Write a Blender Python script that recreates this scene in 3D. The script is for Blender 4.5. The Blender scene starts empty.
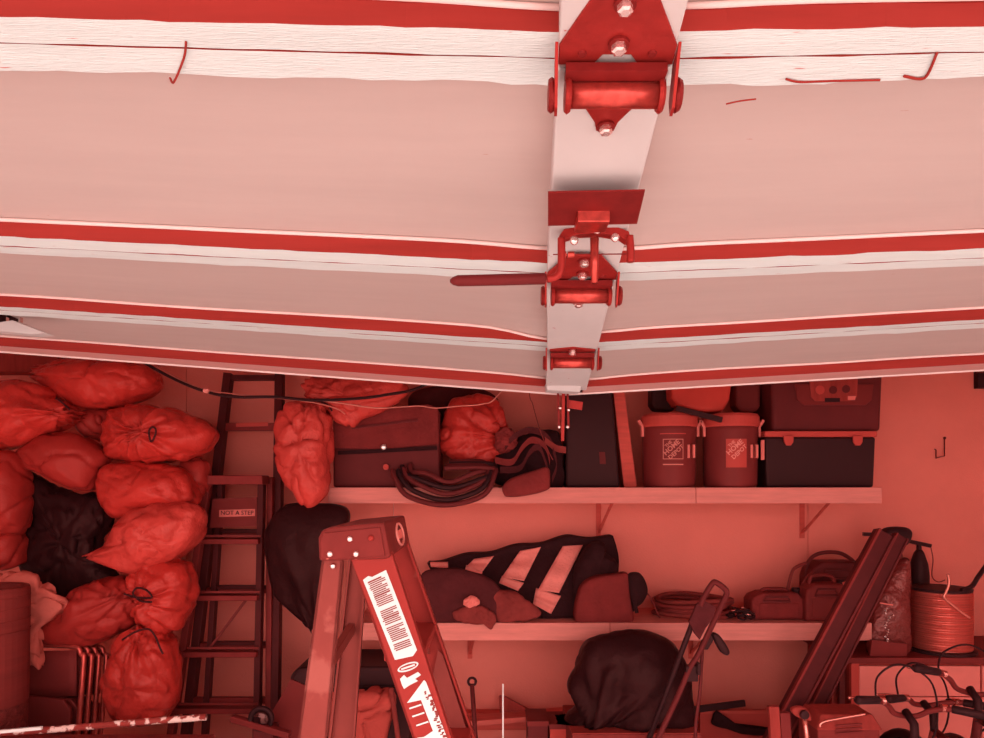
import bpy, math, random
from mathutils import Vector, Matrix, noise

# ------------------------------------------------------------------ camera, sky, sun, exposure
SC = bpy.context.scene
COL = SC.collection
F, CX, HY, EYE = 720.0, 492.0, 485.0, 1.80
cam_d = bpy.data.cameras.new('camera'); cam = bpy.data.objects.new('camera', cam_d); COL.objects.link(cam)
cam.location = (0, 0, EYE); cam.rotation_euler = (math.radians(90), 0, 0)
cam_d.sensor_width = 36.0; cam_d.lens = F / 984 * 36.0; cam_d.shift_y = (HY - 369) / 984
cam_d.clip_start = 0.02
SC.camera = cam
W = bpy.data.worlds.new('sky'); SC.world = W; W.use_nodes = True
bg = W.node_tree.nodes['Background']; bg.inputs[0].default_value = (0.95, 1.0, 1.0, 1); bg.inputs[1].default_value = 4.0
sun_d = bpy.data.lights.new('sun', 'SUN'); sun = bpy.data.objects.new('sun', sun_d); COL.objects.link(sun)
sun_d.energy = 3.6; sun_d.angle = math.radians(0.6); sun_d.color = (0.95, 1.0, 1.0)
sun.rotation_euler = (math.radians(48), 0, math.radians(4)); sun.location = (0, -4, 8)
vs = SC.view_settings
vs.view_transform = 'Standard'; vs.look = 'None'; vs.gamma = 1.0; vs.use_curve_mapping = False
vs.exposure = -0.12

# ------------------------------------------------------------------ helpers
def U(px, py, Y):                      # point at distance Y into the garage seen at that place of the photograph
    return Vector(((px - CX) / F * Y, Y, EYE + (HY - py) / F * Y))
def lin(c):
    c = c / 255.0
    return c / 12.92 if c <= 0.04045 else ((c + 0.055) / 1.055) ** 2.4
def rgb(r, g, b): return (lin(r), lin(g), lin(b), 1.0)

MATS = {}
def mat(name, c, rough=0.6, metal=0.0, var=0.18, scale=6.0, bump=0.0, bscale=60.0, spec=0.3, coat=0.0, stretch=None, dirt=None):
    if name in MATS: return MATS[name]
    m = bpy.data.materials.new(name); m.use_nodes = True
    nt = m.node_tree; N = nt.nodes; L = nt.links
    p = N['Principled BSDF']
    p.inputs['Roughness'].default_value = rough; p.inputs['Metallic'].default_value = metal
    p.inputs['Specular IOR Level'].default_value = spec; p.inputs['Specular Tint'].default_value = (1.0, 0.30, 0.26, 1); p.inputs['Coat Weight'].default_value = coat
    tc = N.new('ShaderNodeTexCoord'); mp = N.new('ShaderNodeMapping')
    L.new(tc.outputs['Object'], mp.inputs[0])
    if stretch: mp.inputs['Scale'].default_value = stretch
    nz = N.new('ShaderNodeTexNoise'); nz.inputs['Scale'].default_value = scale; nz.inputs['Detail'].default_value = 6; nz.inputs['Roughness'].default_value = 0.6
    L.new(mp.outputs[0], nz.inputs['Vector'])
    cr = N.new('ShaderNodeValToRGB'); L.new(nz.outputs['Fac'], cr.inputs[0])
    base = rgb(*c)
    cr.color_ramp.elements[0].position = 0.3; cr.color_ramp.elements[1].position = 0.7
    cr.color_ramp.elements[0].color = tuple(x * (1 - var) for x in base[:3]) + (1,)
    cr.color_ramp.elements[1].color = tuple(min(0.95, x * (1 + var)) for x in base[:3]) + (1,)
    out = cr.outputs[0]
    if dirt:                            # specks and scuffs: (colour, scale, threshold)
        n2 = N.new('ShaderNodeTexNoise'); n2.inputs['Scale'].default_value = dirt[1]; n2.inputs['Detail'].default_value = 8
        L.new(mp.outputs[0], n2.inputs['Vector'])
        r2 = N.new('ShaderNodeValToRGB'); L.new(n2.outputs['Fac'], r2.inputs[0])
        r2.color_ramp.elements[0].position = dirt[2]; r2.color_ramp.elements[0].color = (0, 0, 0, 1)
        r2.color_ramp.elements[1].position = dirt[2] + 0.04; r2.color_ramp.elements[1].color = (1, 1, 1, 1)
        mx = N.new('ShaderNodeMix'); mx.data_type = 'RGBA'
        L.new(r2.outputs[0], mx.inputs[0]); L.new(out, mx.inputs[6]); mx.inputs[7].default_value = rgb(*dirt[0])
        out = mx.outputs[2]
    L.new(out, p.inputs['Base Color'])
    if bump > 0:
        n3 = N.new('ShaderNodeTexNoise'); n3.inputs['Scale'].default_value = bscale; n3.inputs['Detail'].default_value = 5
        L.new(mp.outputs[0], n3.inputs['Vector'])
        bp = N.new('ShaderNodeBump'); bp.inputs['Strength'].default_value = bump; bp.inputs['Distance'].default_value = 0.02
        L.new(n3.outputs['Fac'], bp.inputs['Height']); L.new(bp.outputs[0], p.inputs['Normal'])
    MATS[name] = m
    return m

mat('wall', (228, 106, 92), 0.85, var=0.06, scale=2.0, bump=0.12, bscale=120, dirt=((200, 80, 68), 11, 0.77))
mat('wall_side', (226, 176, 168), 0.85, var=0.08, scale=2.0)
mat('ceiling', (214, 150, 142), 0.9, var=0.08, scale=2.0)
mat('concrete', (238, 232, 228), 0.9, var=0.12, scale=4.0, bump=0.2)
mat('driveway', (206, 196, 192), 0.9, var=0.06, scale=3.0, bump=0.2)
mat('shelf_wood', (214, 110, 99), 0.75, var=0.12, scale=7, stretch=(0.6, 4, 6), dirt=((150, 40, 36), 30, 0.72))
mat('trim_wood', (200, 70, 60), 0.75, var=0.15, scale=7, stretch=(0.6, 4, 6))
mat('door_panel', (192, 156, 148), 0.7, var=0.035, scale=3.0, stretch=(0.6, 5, 1), dirt=((168, 70, 62), 26, 0.755))
mat('door_white', (212, 200, 195), 0.8, var=0.05, scale=9.0, stretch=(0.4, 5, 5), bump=0.3, bscale=90, dirt=((196, 90, 80), 38, 0.70))
mat('door_side', (152, 44, 38), 0.8, var=0.12, scale=8.0, stretch=(0.3, 4, 4))  # darker red that puts the shade of the rails' side faces into colour
mat('door_stile', (198, 172, 167), 0.75, var=0.05, scale=5.0, dirt=((176, 66, 58), 40, 0.70))
mat('door_edge', (206, 134, 126), 0.75, var=0.05, scale=5.0, stretch=(0.4, 4, 4))
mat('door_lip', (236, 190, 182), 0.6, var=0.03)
mat('hinge_steel', (156, 37, 33), 0.42, 0.35, var=0.15, scale=30, bump=0.05, spec=0.5)
mat('hinge_dark', (128, 31, 29), 0.45, 0.3, var=0.15, scale=30)
mat('roller_steel', (190, 66, 58), 0.3, 0.7, var=0.25, scale=60)
mat('bolt', (240, 190, 182), 0.25, 0.8, var=0.1)
mat('grip', (98, 26, 26), 0.5, var=0.08)
mat('bag_red', (190, 44, 37), 0.30, var=0.16, scale=3.5, bump=0.55, bscale=20, spec=0.45)
mat('bag_pale', (200, 56, 48), 0.27, var=0.18, scale=4.0, bump=0.6, bscale=24, spec=0.5)
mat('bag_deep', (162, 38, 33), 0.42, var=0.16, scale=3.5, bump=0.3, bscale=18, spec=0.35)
mat('bag_black', (44, 14, 15), 0.42, var=0.15, scale=5, bump=0.5, bscale=15, spec=0.16)
mat('tie', (60, 20, 22), 0.5)
mat('paper_dark', (168, 56, 48), 0.8, var=0.15, scale=7, bump=0.5, bscale=18)
mat('paper', (204, 88, 76), 0.8, var=0.12, scale=7, bump=0.4, bscale=20)
mat('black', (44, 18, 20), 0.55, var=0.1)
mat('black_cloth', (44, 16, 18), 0.9, var=0.2, scale=12, bump=0.4, bscale=30)
mat('dark_red', (96, 28, 28), 0.6, var=0.12)
mat('dark_cloth', (80, 26, 27), 0.9, var=0.2, scale=10, bump=0.4, bscale=25)
mat('mid_cloth', (128, 42, 38), 0.9, var=0.25, scale=9, bump=0.4, bscale=25)
mat('maroon', (118, 34, 32), 0.55, var=0.1)
mat('maroon_cloth', (122, 36, 34), 0.85, var=0.2, scale=9, bump=0.3)
mat('cooler_body', (120, 36, 34), 0.5, var=0.08)
mat('cooler_lid', (190, 60, 52), 0.5, var=0.06)
mat('print_pale', (206, 104, 92), 0.6, var=0.05)
mat('print_light', (228, 120, 108), 0.6, var=0.05)
mat('pale_plastic', (224, 100, 90), 0.5, var=0.06)
mat('stripe', (236, 116, 104), 0.6, var=0.08, scale=12, bump=0.3)
mat('red_plastic', (206, 58, 48), 0.45, var=0.06)
mat('ladder_far', (128, 36, 34), 0.5, 0.1, var=0.15, scale=12)
mat('ladder_dark', (78, 22, 23), 0.55, 0.1, var=0.15, scale=12)
mat('ladder_red', (144, 38, 33), 0.5, var=0.10, scale=6, dirt=((164, 62, 54), 10, 0.68))
mat('ladder_side', (130, 48, 42), 0.5, 0.0, var=0.14, scale=5, dirt=((152, 68, 60), 7, 0.62))
mat('ladder_cap', (112, 31, 28), 0.55, var=0.15, scale=14, dirt=((196, 90, 80), 30, 0.70))
mat('label_white', (206, 188, 182), 0.6, var=0.02)
mat('label_ink', (128, 48, 44), 0.7, var=0.05)
mat('tube_metal', (190, 66, 58), 0.3, 0.6, var=0.2, scale=30)
mat('chrome', (226, 120, 108), 0.2, 0.85, var=0.15, scale=30)
mat('wood_dark', (88, 28, 27), 0.7, var=0.2, scale=8, stretch=(3, 3, 0.6))
mat('wood_mid', (150, 46, 40), 0.7, var=0.2, scale=8, stretch=(4, 4, 0.6))
mat('wood_pale', (206, 82, 72), 0.75, var=0.15, scale=8, stretch=(0.6, 4, 4))
mat('bench_white', (226, 108, 97), 0.6, var=0.07, scale=5)
mat('wire_spool', (214, 96, 84), 0.36, 0.75, var=0.3, scale=4, stretch=(0.2, 0.2, 40))
mat('carpet', (120, 40, 36), 0.95, var=0.35, scale=40, bump=0.8, bscale=80)
mat('drum', (126, 40, 36), 0.8, var=0.12, scale=6, stretch=(0.5, 0.5, 6))
mat('splatter', (150, 50, 44), 0.5, var=0.2, scale=12, dirt=((240, 180, 168), 22, 0.52))
mat('white_rod', (246, 216, 208), 0.5, var=0.02)
mat('clear_bag', (108, 34, 31), 0.15, var=0.3, scale=14, bump=0.6, bscale=30, spec=0.8)
mat('lens', (40, 14, 15), 0.06, var=0.05, spec=0.9)
mat('copper', (214, 110, 96), 0.35, 0.6, var=0.15)

ORG = {}
class B:
    def __init__(s): s.v = []; s.f = []; s.m = []
    def add(s, vs_, fs, mi=0):
        o = len(s.v); s.v += [Vector(x) for x in vs_]
        for f in fs: s.f.append(tuple(i + o for i in f)); s.m.append(mi)
        return s
    def box(s, lo, hi, mi=0):
        x0, y0, z0 = lo; x1, y1, z1 = hi
        return s.add([(x0,y0,z0),(x1,y0,z0),(x1,y1,z0),(x0,y1,z0),(x0,y0,z1),(x1,y0,z1),(x1,y1,z1),(x0,y1,z1)],
                     [(0,3,2,1),(4,5,6,7),(0,1,5,4),(1,2,6,5),(2,3,7,6),(3,0,4,7)], mi)
    def hexa(s, p, mi=0):               # 8 corners: bottom ring then top ring
        return s.add(p, [(0,3,2,1),(4,5,6,7),(0,1,5,4),(1,2,6,5),(2,3,7,6),(3,0,4,7)], mi)
    def beam(s, p, q, w, t, side=(1,0,0), mi=0):
        p = Vector(p); q = Vector(q); a = (q - p).normalized(); sd = Vector(side); sd = (sd - a * sd.dot(a)).normalized(); n = a.cross(sd)
        c = [(-1,-1),(1,-1),(1,1),(-1,1)]
        vs_ = [e + sd * (w/2*i) + n * (t/2*j) for e in (p, q) for i, j in c]
        return s.hexa(vs_, mi)
    def tube(s, pts, r, n=8, closed=False, mi=0, rr=None):
        pts = [Vector(p) for p in pts]; k = len(pts); vs_ = []; fs = []
        up = None
        for i, p in enumerate(pts):
            a = pts[(i+1) % k] if (closed or i < k-1) else p
            b = pts[i-1] if (closed or i > 0) else p
            t = (a - b).normalized()
            if up is None:
                up = Vector((0,0,1)) if abs(t.z) < 0.9 else Vector((1,0,0))
            x = (up - t * up.dot(t))
            if x.length < 1e-5: x = Vector((1,0,0)) - t * t.x
            x.normalize(); y = t.cross(x); up = x
            R = rr[i] if rr else r
            for j in range(n):
                an = 2*math.pi*j/n; vs_.append(p + x*math.cos(an)*R + y*math.sin(an)*R)
        m = k if closed else k-1
        for i in range(m):
            for j in range(n):
                a = i*n + j; b = i*n + (j+1) % n; c = ((i+1) % k)*n + (j+1) % n; d = ((i+1) % k)*n + j
                fs.append((a, b, c, d))
        if not closed:
            fs.append(tuple(range(n-1, -1, -1))); fs.append(tuple((k-1)*n + j for j in range(n)))
        return s.add(vs_, fs, mi)
    def lathe(s, prof, c, n=32, M=None, mi=0):
        c = Vector(c); vs_ = []; fs = []; k = len(prof)
        for r, z in prof:
            for j in range(n):
                an = 2*math.pi*j/n; v = Vector((r*math.cos(an), r*math.sin(an), z))
                vs_.append(c + (M @ v if M else v))
        for i in range(k-1):
            for j in range(n):
                fs.append((i*n+j, i*n+(j+1) % n, (i+1)*n+(j+1) % n, (i+1)*n+j))
        fs.append(tuple(range(n-1, -1, -1))); fs.append(tuple((k-1)*n+j for j in range(n)))
        return s.add(vs_, fs, mi)
    def prism(s, poly, vec, mi=0):
        poly = [Vector(p) for p in poly]; vec = Vector(vec); n = len(poly)
        nrm = Vector((0,0,0))
        for i in range(n): nrm += poly[i].cross(poly[(i+1) % n])
        if nrm.dot(vec) > 0: poly = poly[::-1]
        fs = [tuple(range(n)), tuple(range(2*n-1, n-1, -1))]
        for i in range(n): fs.append((i, i+n, (i+1) % n + n, (i+1) % n))
        return s.add(poly + [p + vec for p in poly], fs, mi)
    def sheet(s, fn, nu, nv, th, mi=0):   # fn(u, v) -> point; thickened by vector th
        th = Vector(th); k = (nu+1)*(nv+1)
        top = [Vector(fn(i/nu, j/nv)) for j in range(nv+1) for i in range(nu+1)]
        ix = lambda i, j: j*(nu+1)+i
        fs = []
        for j in range(nv):
            for i in range(nu):
                q = (ix(i,j), ix(i+1,j), ix(i+1,j+1), ix(i,j+1)); fs.append(q); fs.append(tuple(x+k for x in q[::-1]))
        rim = [ix(i,0) for i in range(nu)] + [ix(nu,j) for j in range(nv)] + [ix(i,nv) for i in range(nu,0,-1)] + [ix(0,j) for j in range(nv,0,-1)]
        for a, b in zip(rim, rim[1:]+rim[:1]): fs.append((b, a, a+k, b+k))
        return s.add(top + [p + th for p in top], fs, mi)
    def build(s, name, mats, parent=None, smooth=False, bevel=0, label=None, cat=None, group=None, kind=None, seg=2):
        if parent is None:
            xs = [v.x for v in s.v]; ys = [v.y for v in s.v]; zs = [v.z for v in s.v]
            org = Vector(((min(xs)+max(xs))/2, (min(ys)+max(ys))/2, min(zs)))
        else: org = ORG[parent]
        me = bpy.data.meshes.new(name)
        me.from_pydata([v - org for v in s.v], [], s.f)
        for m in (mats if isinstance(mats, (list, tuple)) else [mats]): me.materials.append(MATS[m])
        for i, p in enumerate(me.polygons): p.material_index = s.m[i]; p.use_smooth = smooth
        me.update(); me.validate()
        o = bpy.data.objects.new(name, me); COL.objects.link(o)
        if parent is None: o.location = org
        else: o.parent = parent
        ORG[o] = org
        if bevel:
            b = o.modifiers.new('bevel', 'BEVEL'); b.width = bevel; b.segments = seg; b.limit_method = 'ANGLE'; b.angle_limit = math.radians(40)
        if smooth == 'auto' or (bevel and smooth):
            pass
        tag(o, label, cat, group, kind)
        return o
def tag(o, label=None, cat=None, group=None, kind=None):
    if label: o['label'] = label
    if cat: o['category'] = cat
    if group: o['group'] = group
    if kind: o['kind'] = kind
    return o
def thing(name, loc, label=None, cat=None, group=None, kind=None):
    o = bpy.data.objects.new(name, None); COL.objects.link(o); o.location = loc; o.empty_display_size = 0.1
    ORG[o] = Vector(loc); return tag(o, label, cat, group, kind)

def catmull(P, per, closed=True):
    P = [Vector(p) for p in P]; n = len(P); out = []
    for i in range(n if closed else n-1):
        if closed: a, b, c, d = P[i-1], P[i], P[(i+1) % n], P[(i+2) % n]
        else: a, b, c, d = P[max(i-1,0)], P[i], P[i+1], P[min(i+2,n-1)]
        for k in range(per):
            t = k/per
            out.append(0.5*((2*b) + (c-a)*t + (2*a-5*b+4*c-d)*t*t + (3*b-a-3*c+d)*t*t*t))
    if not closed: out.append(P[-1])
    return out
def spath(pts, Y, per=6):               # smooth line through photo places at distance Y (or own distance as third number)
    return catmull([U(p[0], p[1], p[2] if len(p) > 2 else Y) for p in pts], per, closed=False)

def puff(b, outline, Y, D, Db=None, center=None, amp=0.012, freq=7.0, seed=0, knot=None, kamp=0.02, klen=0.18, power=0.75, per=None, rings=20, crease=0.0, lean=0.0, mi=0):
    """A soft stuffed body whose silhouette follows outline (photo places) at distance Y, bulging D towards the opening."""
    Db = D if Db is None else Db
    n0 = len(outline); per = per or max(4, 120 // n0)
    rim = catmull([U(x, y, Y) for x, y in outline], per)
    n = len(rim)
    c = U(center[0], center[1], Y) if center else sum(rim, Vector()) / n
    kz = U(knot[0], knot[1], Y) if knot else None
    off = Vector((seed*3.17, seed*1.31, seed*2.7))
    zmin = min(p.z for p in rim)
    def disp(p, nrm):
        d = noise.noise(p*freq*0.5 + off)*amp*1.2 + noise.noise(p*freq*1.7 + off)*amp*0.5
        if crease:
            w = p + Vector((noise.noise(p*6+off), noise.noise(p*6-off), noise.noise(p*6+off*2)))*.08
            d -= crease*(1-abs(noise.noise(w*freq*1.1 + off*2)))**9 - crease*.25*abs(noise.noise(w*freq*2.2 - off))
        if kz is not None:
            q = p - kz; r = math.hypot(q.x, q.z); an = math.atan2(q.z, q.x)
            d += kamp*noise.noise(Vector((math.cos(an)*5, math.sin(an)*5, r*3 + seed)))*math.exp(-r/klen)*2.0
        return p + nrm*d
    vs_ = []; fs = []
    def ring(i, sgn):
        t = math.pi/2*i/rings
        rho = math.sin(t); h = max(0.0, math.cos(t))**power
        res = []
        for p in rim:
            q = c + (p - c)*rho
            y = (-D if sgn < 0 else Db)*h
            q = Vector((q.x, q.y + y + lean*(q.z-zmin), q.z))
            nrm = Vector(((p-c).x*rho, (sgn*h)*max(D, .05), (p-c).z*rho))
            if nrm.length > 1e-6: nrm.normalize()
            res.append(disp(q, nrm))
        return res
    idx = {}
    for sgn in (-1, 1):
        for i in range(1, rings+1):
            if sgn > 0 and i == rings: idx[(sgn, i)] = idx[(-1, i)]; continue
            idx[(sgn, i)] = len(vs_); vs_ += ring(i, sgn)
    for sgn in (-1, 1):
        ci = len(vs_); y = -D if sgn < 0 else Db
        vs_.append(disp(Vector((c.x, c.y + y + lean*(c.z-zmin), c.z)), Vector((0, sgn, 0))))
        a = idx[(sgn, 1)]
        for j in range(n):
            f = (ci, a+j, a+(j+1) % n); fs.append(f if sgn > 0 else f[::-1])
        for i in range(1, rings):
            a = idx[(sgn, i)]; d = idx[(sgn, i+1)]
            for j in range(n):
                f = (a+j, d+j, d+(j+1) % n, a+(j+1) % n); fs.append(f if sgn > 0 else f[::-1])
    # outline runs clockwise in the photo: make the faces look outwards
    area = sum(rim[i].x*rim[(i+1) % n].z - rim[(i+1) % n].x*rim[i].z for i in range(n))
    if area > 0: fs = [f[::-1] for f in fs]
    return b.add(vs_, fs, mi)

def text_mesh(body, size, M, name, matname, parent, extrude=0.0008):
    cu = bpy.data.curves.new('t', 'FONT'); cu.body = body; cu.size = size; cu.align_x = 'CENTER'; cu.align_y = 'CENTER'; cu.extrude = extrude; cu.resolution_u = 3
    t = bpy.data.objects.new('t', cu); COL.objects.link(t)
    me = bpy.data.meshes.new_from_object(t); bpy.data.objects.remove(t); bpy.data.curves.remove(cu)
    b = B(); b.add([M @ v.co for v in me.vertices], [tuple(p.vertices) for p in me.polygons])
    bpy.data.meshes.remove(me)
    return b.build(name, matname, parent)

# ------------------------------------------------------------------ the room
WB = 4.25                                # back wall
XL, XR, ZC = -3.15, 3.5, 3.05
OPY = 0.28                               # plane of the door opening
B().box((XL-.2, OPY, -.12), (XR+.2, WB+.2, 0)).build('floor', 'concrete', kind='structure', label='grey concrete garage floor slab')
B().box((-14, -16, -.14), (14, OPY, -.01)).build('driveway', 'driveway', kind='structure', label='sunlit pale concrete driveway outside the garage')
B().box((XL-.2, OPY, ZC), (XR+.2, WB+.2, ZC+.12)).build('ceiling', 'ceiling', kind='structure', label='garage ceiling above the open door')
B().box((XL-.15, OPY, 0), (XL, WB, ZC)).build('wall_left', 'wall_side', kind='structure', label='plain left side wall of the garage')
B().box((XR, OPY, 0), (XR+.15, WB, ZC)).build('wall_right', 'wall_side', kind='structure', label='plain right side wall of the garage')
wf = B(); wf.box((XL-.15, OPY-.15, 2.52), (XR+.15, OPY, ZC+.12)); wf.box((XL-.15, OPY-.15, 0), (-2.75, OPY, 2.52)); wf.box((2.95, OPY-.15, 0), (XR+.15, OPY, 2.52))
wf.build('wall_front', 'wall_side', kind='structure', label='header and jambs around the garage door opening')
wb = B().box((XL-.15, WB, 0), (XR+.15, WB+.12, ZC)).build('wall_back', 'wall_side', kind='structure', label='painted back wall of the garage behind the shelves')
xs = [XL, -1.80, -0.58, 0.64, 1.86, XR]
for a, c in zip(xs[:-1], xs[1:]):
    B().box((a+.0015, WB-.012, .02), (c-.0015, WB, ZC-.01)).build('wall_panel', 'wall', wb, bevel=.001)
FRONT = WB-.012
# wooden ledge low on the wall
zt = U(0, 712, 4.18).z
t1 = B().box((-1.2, 4.16, zt-.10), (2.0, FRONT, zt)).build('trim_1', 'trim_wood', kind='structure', bevel=.004, label='wooden ledge board low on the back wall')

# ------------------------------------------------------------------ overhead sectional door
SY = [0.36, 0.96, 1.58, 2.18, 2.78]
CPX = [(0, 0), (614, 60), (581, 275), (572, 348), (565, 394)]
LY = [0, 43, 246, 310, 351]; RY = [0, 52, 258, 323, 369.5]
ctr = [None]*5; sl = [0]*5; sr = [0]*5
for i in range(1, 5):
    ctr[i] = U(CPX[i][0], CPX[i][1], SY[i])
    p = U(0, LY[i], SY[i]); q = U(984, RY[i], SY[i])
    sl[i] = (p.z-ctr[i].z)/(ctr[i].x-p.x); sr[i] = (q.z-ctr[i].z)/(q.x-ctr[i].x)
ctr[0] = Vector((ctr[1].x-.035, SY[0], ctr[1].z+.075)); sl[0] = .02; sr[0] = .015
HALF = 2.42
def zrail(X, Y):                          # underside of rails
    Y = min(max(Y, SY[0]-.1), SY[4]+.1)
    i = 0
    while i < 3 and Y > SY[i+1]: i += 1
    t = (Y-SY[i])/(SY[i+1]-SY[i])
    c = ctr[i].lerp(ctr[i+1], t); s = (sl if X < c.x else sr); k = s[i]*(1-t)+s[i+1]*t
    return c.z + k*abs(X-c.x)
def xc(Y):
    i = 0
    while i < 3 and Y > SY[i+1]: i += 1
    t = (Y-SY[i])/(SY[i+1]-SY[i]); return ctr[i].lerp(ctr[i+1], t).x
RH, RW, SW = .040, .046, .15
door = thing('door_1', (0.2, 0.4, 2.1), 'open sectional wooden garage door sagging overhead', kind='structure')
def rail(i, side, far, seed):             # half rail of section i, left/right, at its near or far end
    Y0 = SY[i]+.0015 if not far else SY[i+1]-RW-.0015
    Y1 = Y0+RW
    last = far and i == 3
    if last: Y0 = SY[4]-.095
    n = 70; b = B(); vs_ = []
    for k in range(n+1):
        ym = (Y0+Y1)/2; x0 = xc(ym)+side*SW*.46; X = x0 + side*(HALF-SW/2)*k/n
        r1 = noise.noise(Vector((X*9, seed*7.1, 0)))*.004 + noise.noise(Vector((X*31, seed*7.1, 3)))*.003
        r2 = noise.noise(Vector((X*6, seed*5.3, 9)))*.007 + noise.noise(Vector((X*27, seed*2.1, 5)))*.004
        if last: r1 = r2 = 0
        ya, yb = (Y0 + (r1 if far else 0), Y1 + (0 if far else abs(r2)+r1))
        nz_ = (noise.noise(Vector((X*14, seed, 1)))*.0015 if not last else 0); za = zrail(X, ya)+nz_; zb = zrail(X, yb)+nz_
        vs_ += [(X, ya, za), (X, yb, zb), (X, yb, zb+RH+.012), (X, ya, za+RH+.012)]
    for k in range(n):
        a = k*4; c = a+4
        q = [(a, a+1, c+1, c), (a+1, a+2, c+2, c+1), (a+2, a+3, c+3, c+2), (a+3, a, c, c+3)]
        for j, f in enumerate(q):
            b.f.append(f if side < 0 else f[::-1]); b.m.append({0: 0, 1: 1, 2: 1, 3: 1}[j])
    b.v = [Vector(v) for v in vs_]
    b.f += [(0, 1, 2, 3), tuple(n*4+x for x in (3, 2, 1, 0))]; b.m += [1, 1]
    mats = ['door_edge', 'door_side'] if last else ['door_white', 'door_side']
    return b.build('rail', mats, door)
for i in range(4):
    for side in (-1, 1):
        rail(i, side, False, i*2+side*.3+5)
        rail(i, side, True, i*2+side*.7+9)
        Ya = SY[i]+RW; Yb = SY[i+1]-(RW if i < 3 else .095)
        def pf(u, v, i=i, side=side, Ya=Ya, Yb=Yb):
            Y = Ya-.004 + (Yb-Ya+.008)*v
            X = xc(Y)+side*(SW*.5-.004 + (HALF-SW/2)*u)
            z = zrail(X, Y)+RH + noise.noise(Vector((X*1.6, Y*2.5, i+side)))*.006
            e = math.exp(-((u*HALF)/.12)**2)
            if v > .5:
                z -= e*(.026 if (i == 2 and side < 0) else .006)*((v-.5)/.5)**2
            return (X, Y, z)
        B().sheet(pf, 48, 8, (0, 0, .008)).build('panel', 'door_panel', door, smooth=False)
        # quarter bead where panel meets its far rail
        pts = []
        for k in range(41):
            u = k/40; p = Vector(pf(u, 1)); pts.append((p.x, Yb-.004, p.z-.003))
        B().tube(pts, .0045, 6).build('bead', 'door_lip', door, smooth=True)
    # centre stile of this section
    def cp(Y, dx, dz): return Vector((xc(Y)+dx, Y, zrail(xc(Y), Y)+dz))
    a, c = SY[i]+.002, SY[i+1]-(.002 if i < 3 else .11)
    b = B(); b.hexa([cp(a,-SW/2,-.012), cp(a,SW/2,-.012), cp(c,SW/2,-.012), cp(c,-SW/2,-.012), cp(a,-SW/2,RH+.01), cp(a,SW/2,RH+.01), cp(c,SW/2,RH+.01), cp(c,-SW/2,RH+.01)])
    b.build('stile', 'door_stile', door, bevel=.003)
    # outer skin above
    def sk(u, v, i=i):
        Y = SY[i] + (SY[i+1]-SY[i])*v; X = xc(Y)-HALF+2*HALF*u
        return (X, Y, zrail(X, Y)+RH+.014)
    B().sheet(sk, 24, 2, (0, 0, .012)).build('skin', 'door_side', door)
# bright lip along the far edge
for side in (-1, 1):
    pts = [(xc(SY[4])+side*(HALF*k/40), SY[4]+.004, zrail(xc(SY[4])+side*HALF*k/40, SY[4])-.001) for k in range(41)]
    B().tube(pts, .005, 6).build('edge_lip', 'door_lip', door, smooth=True)

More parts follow.
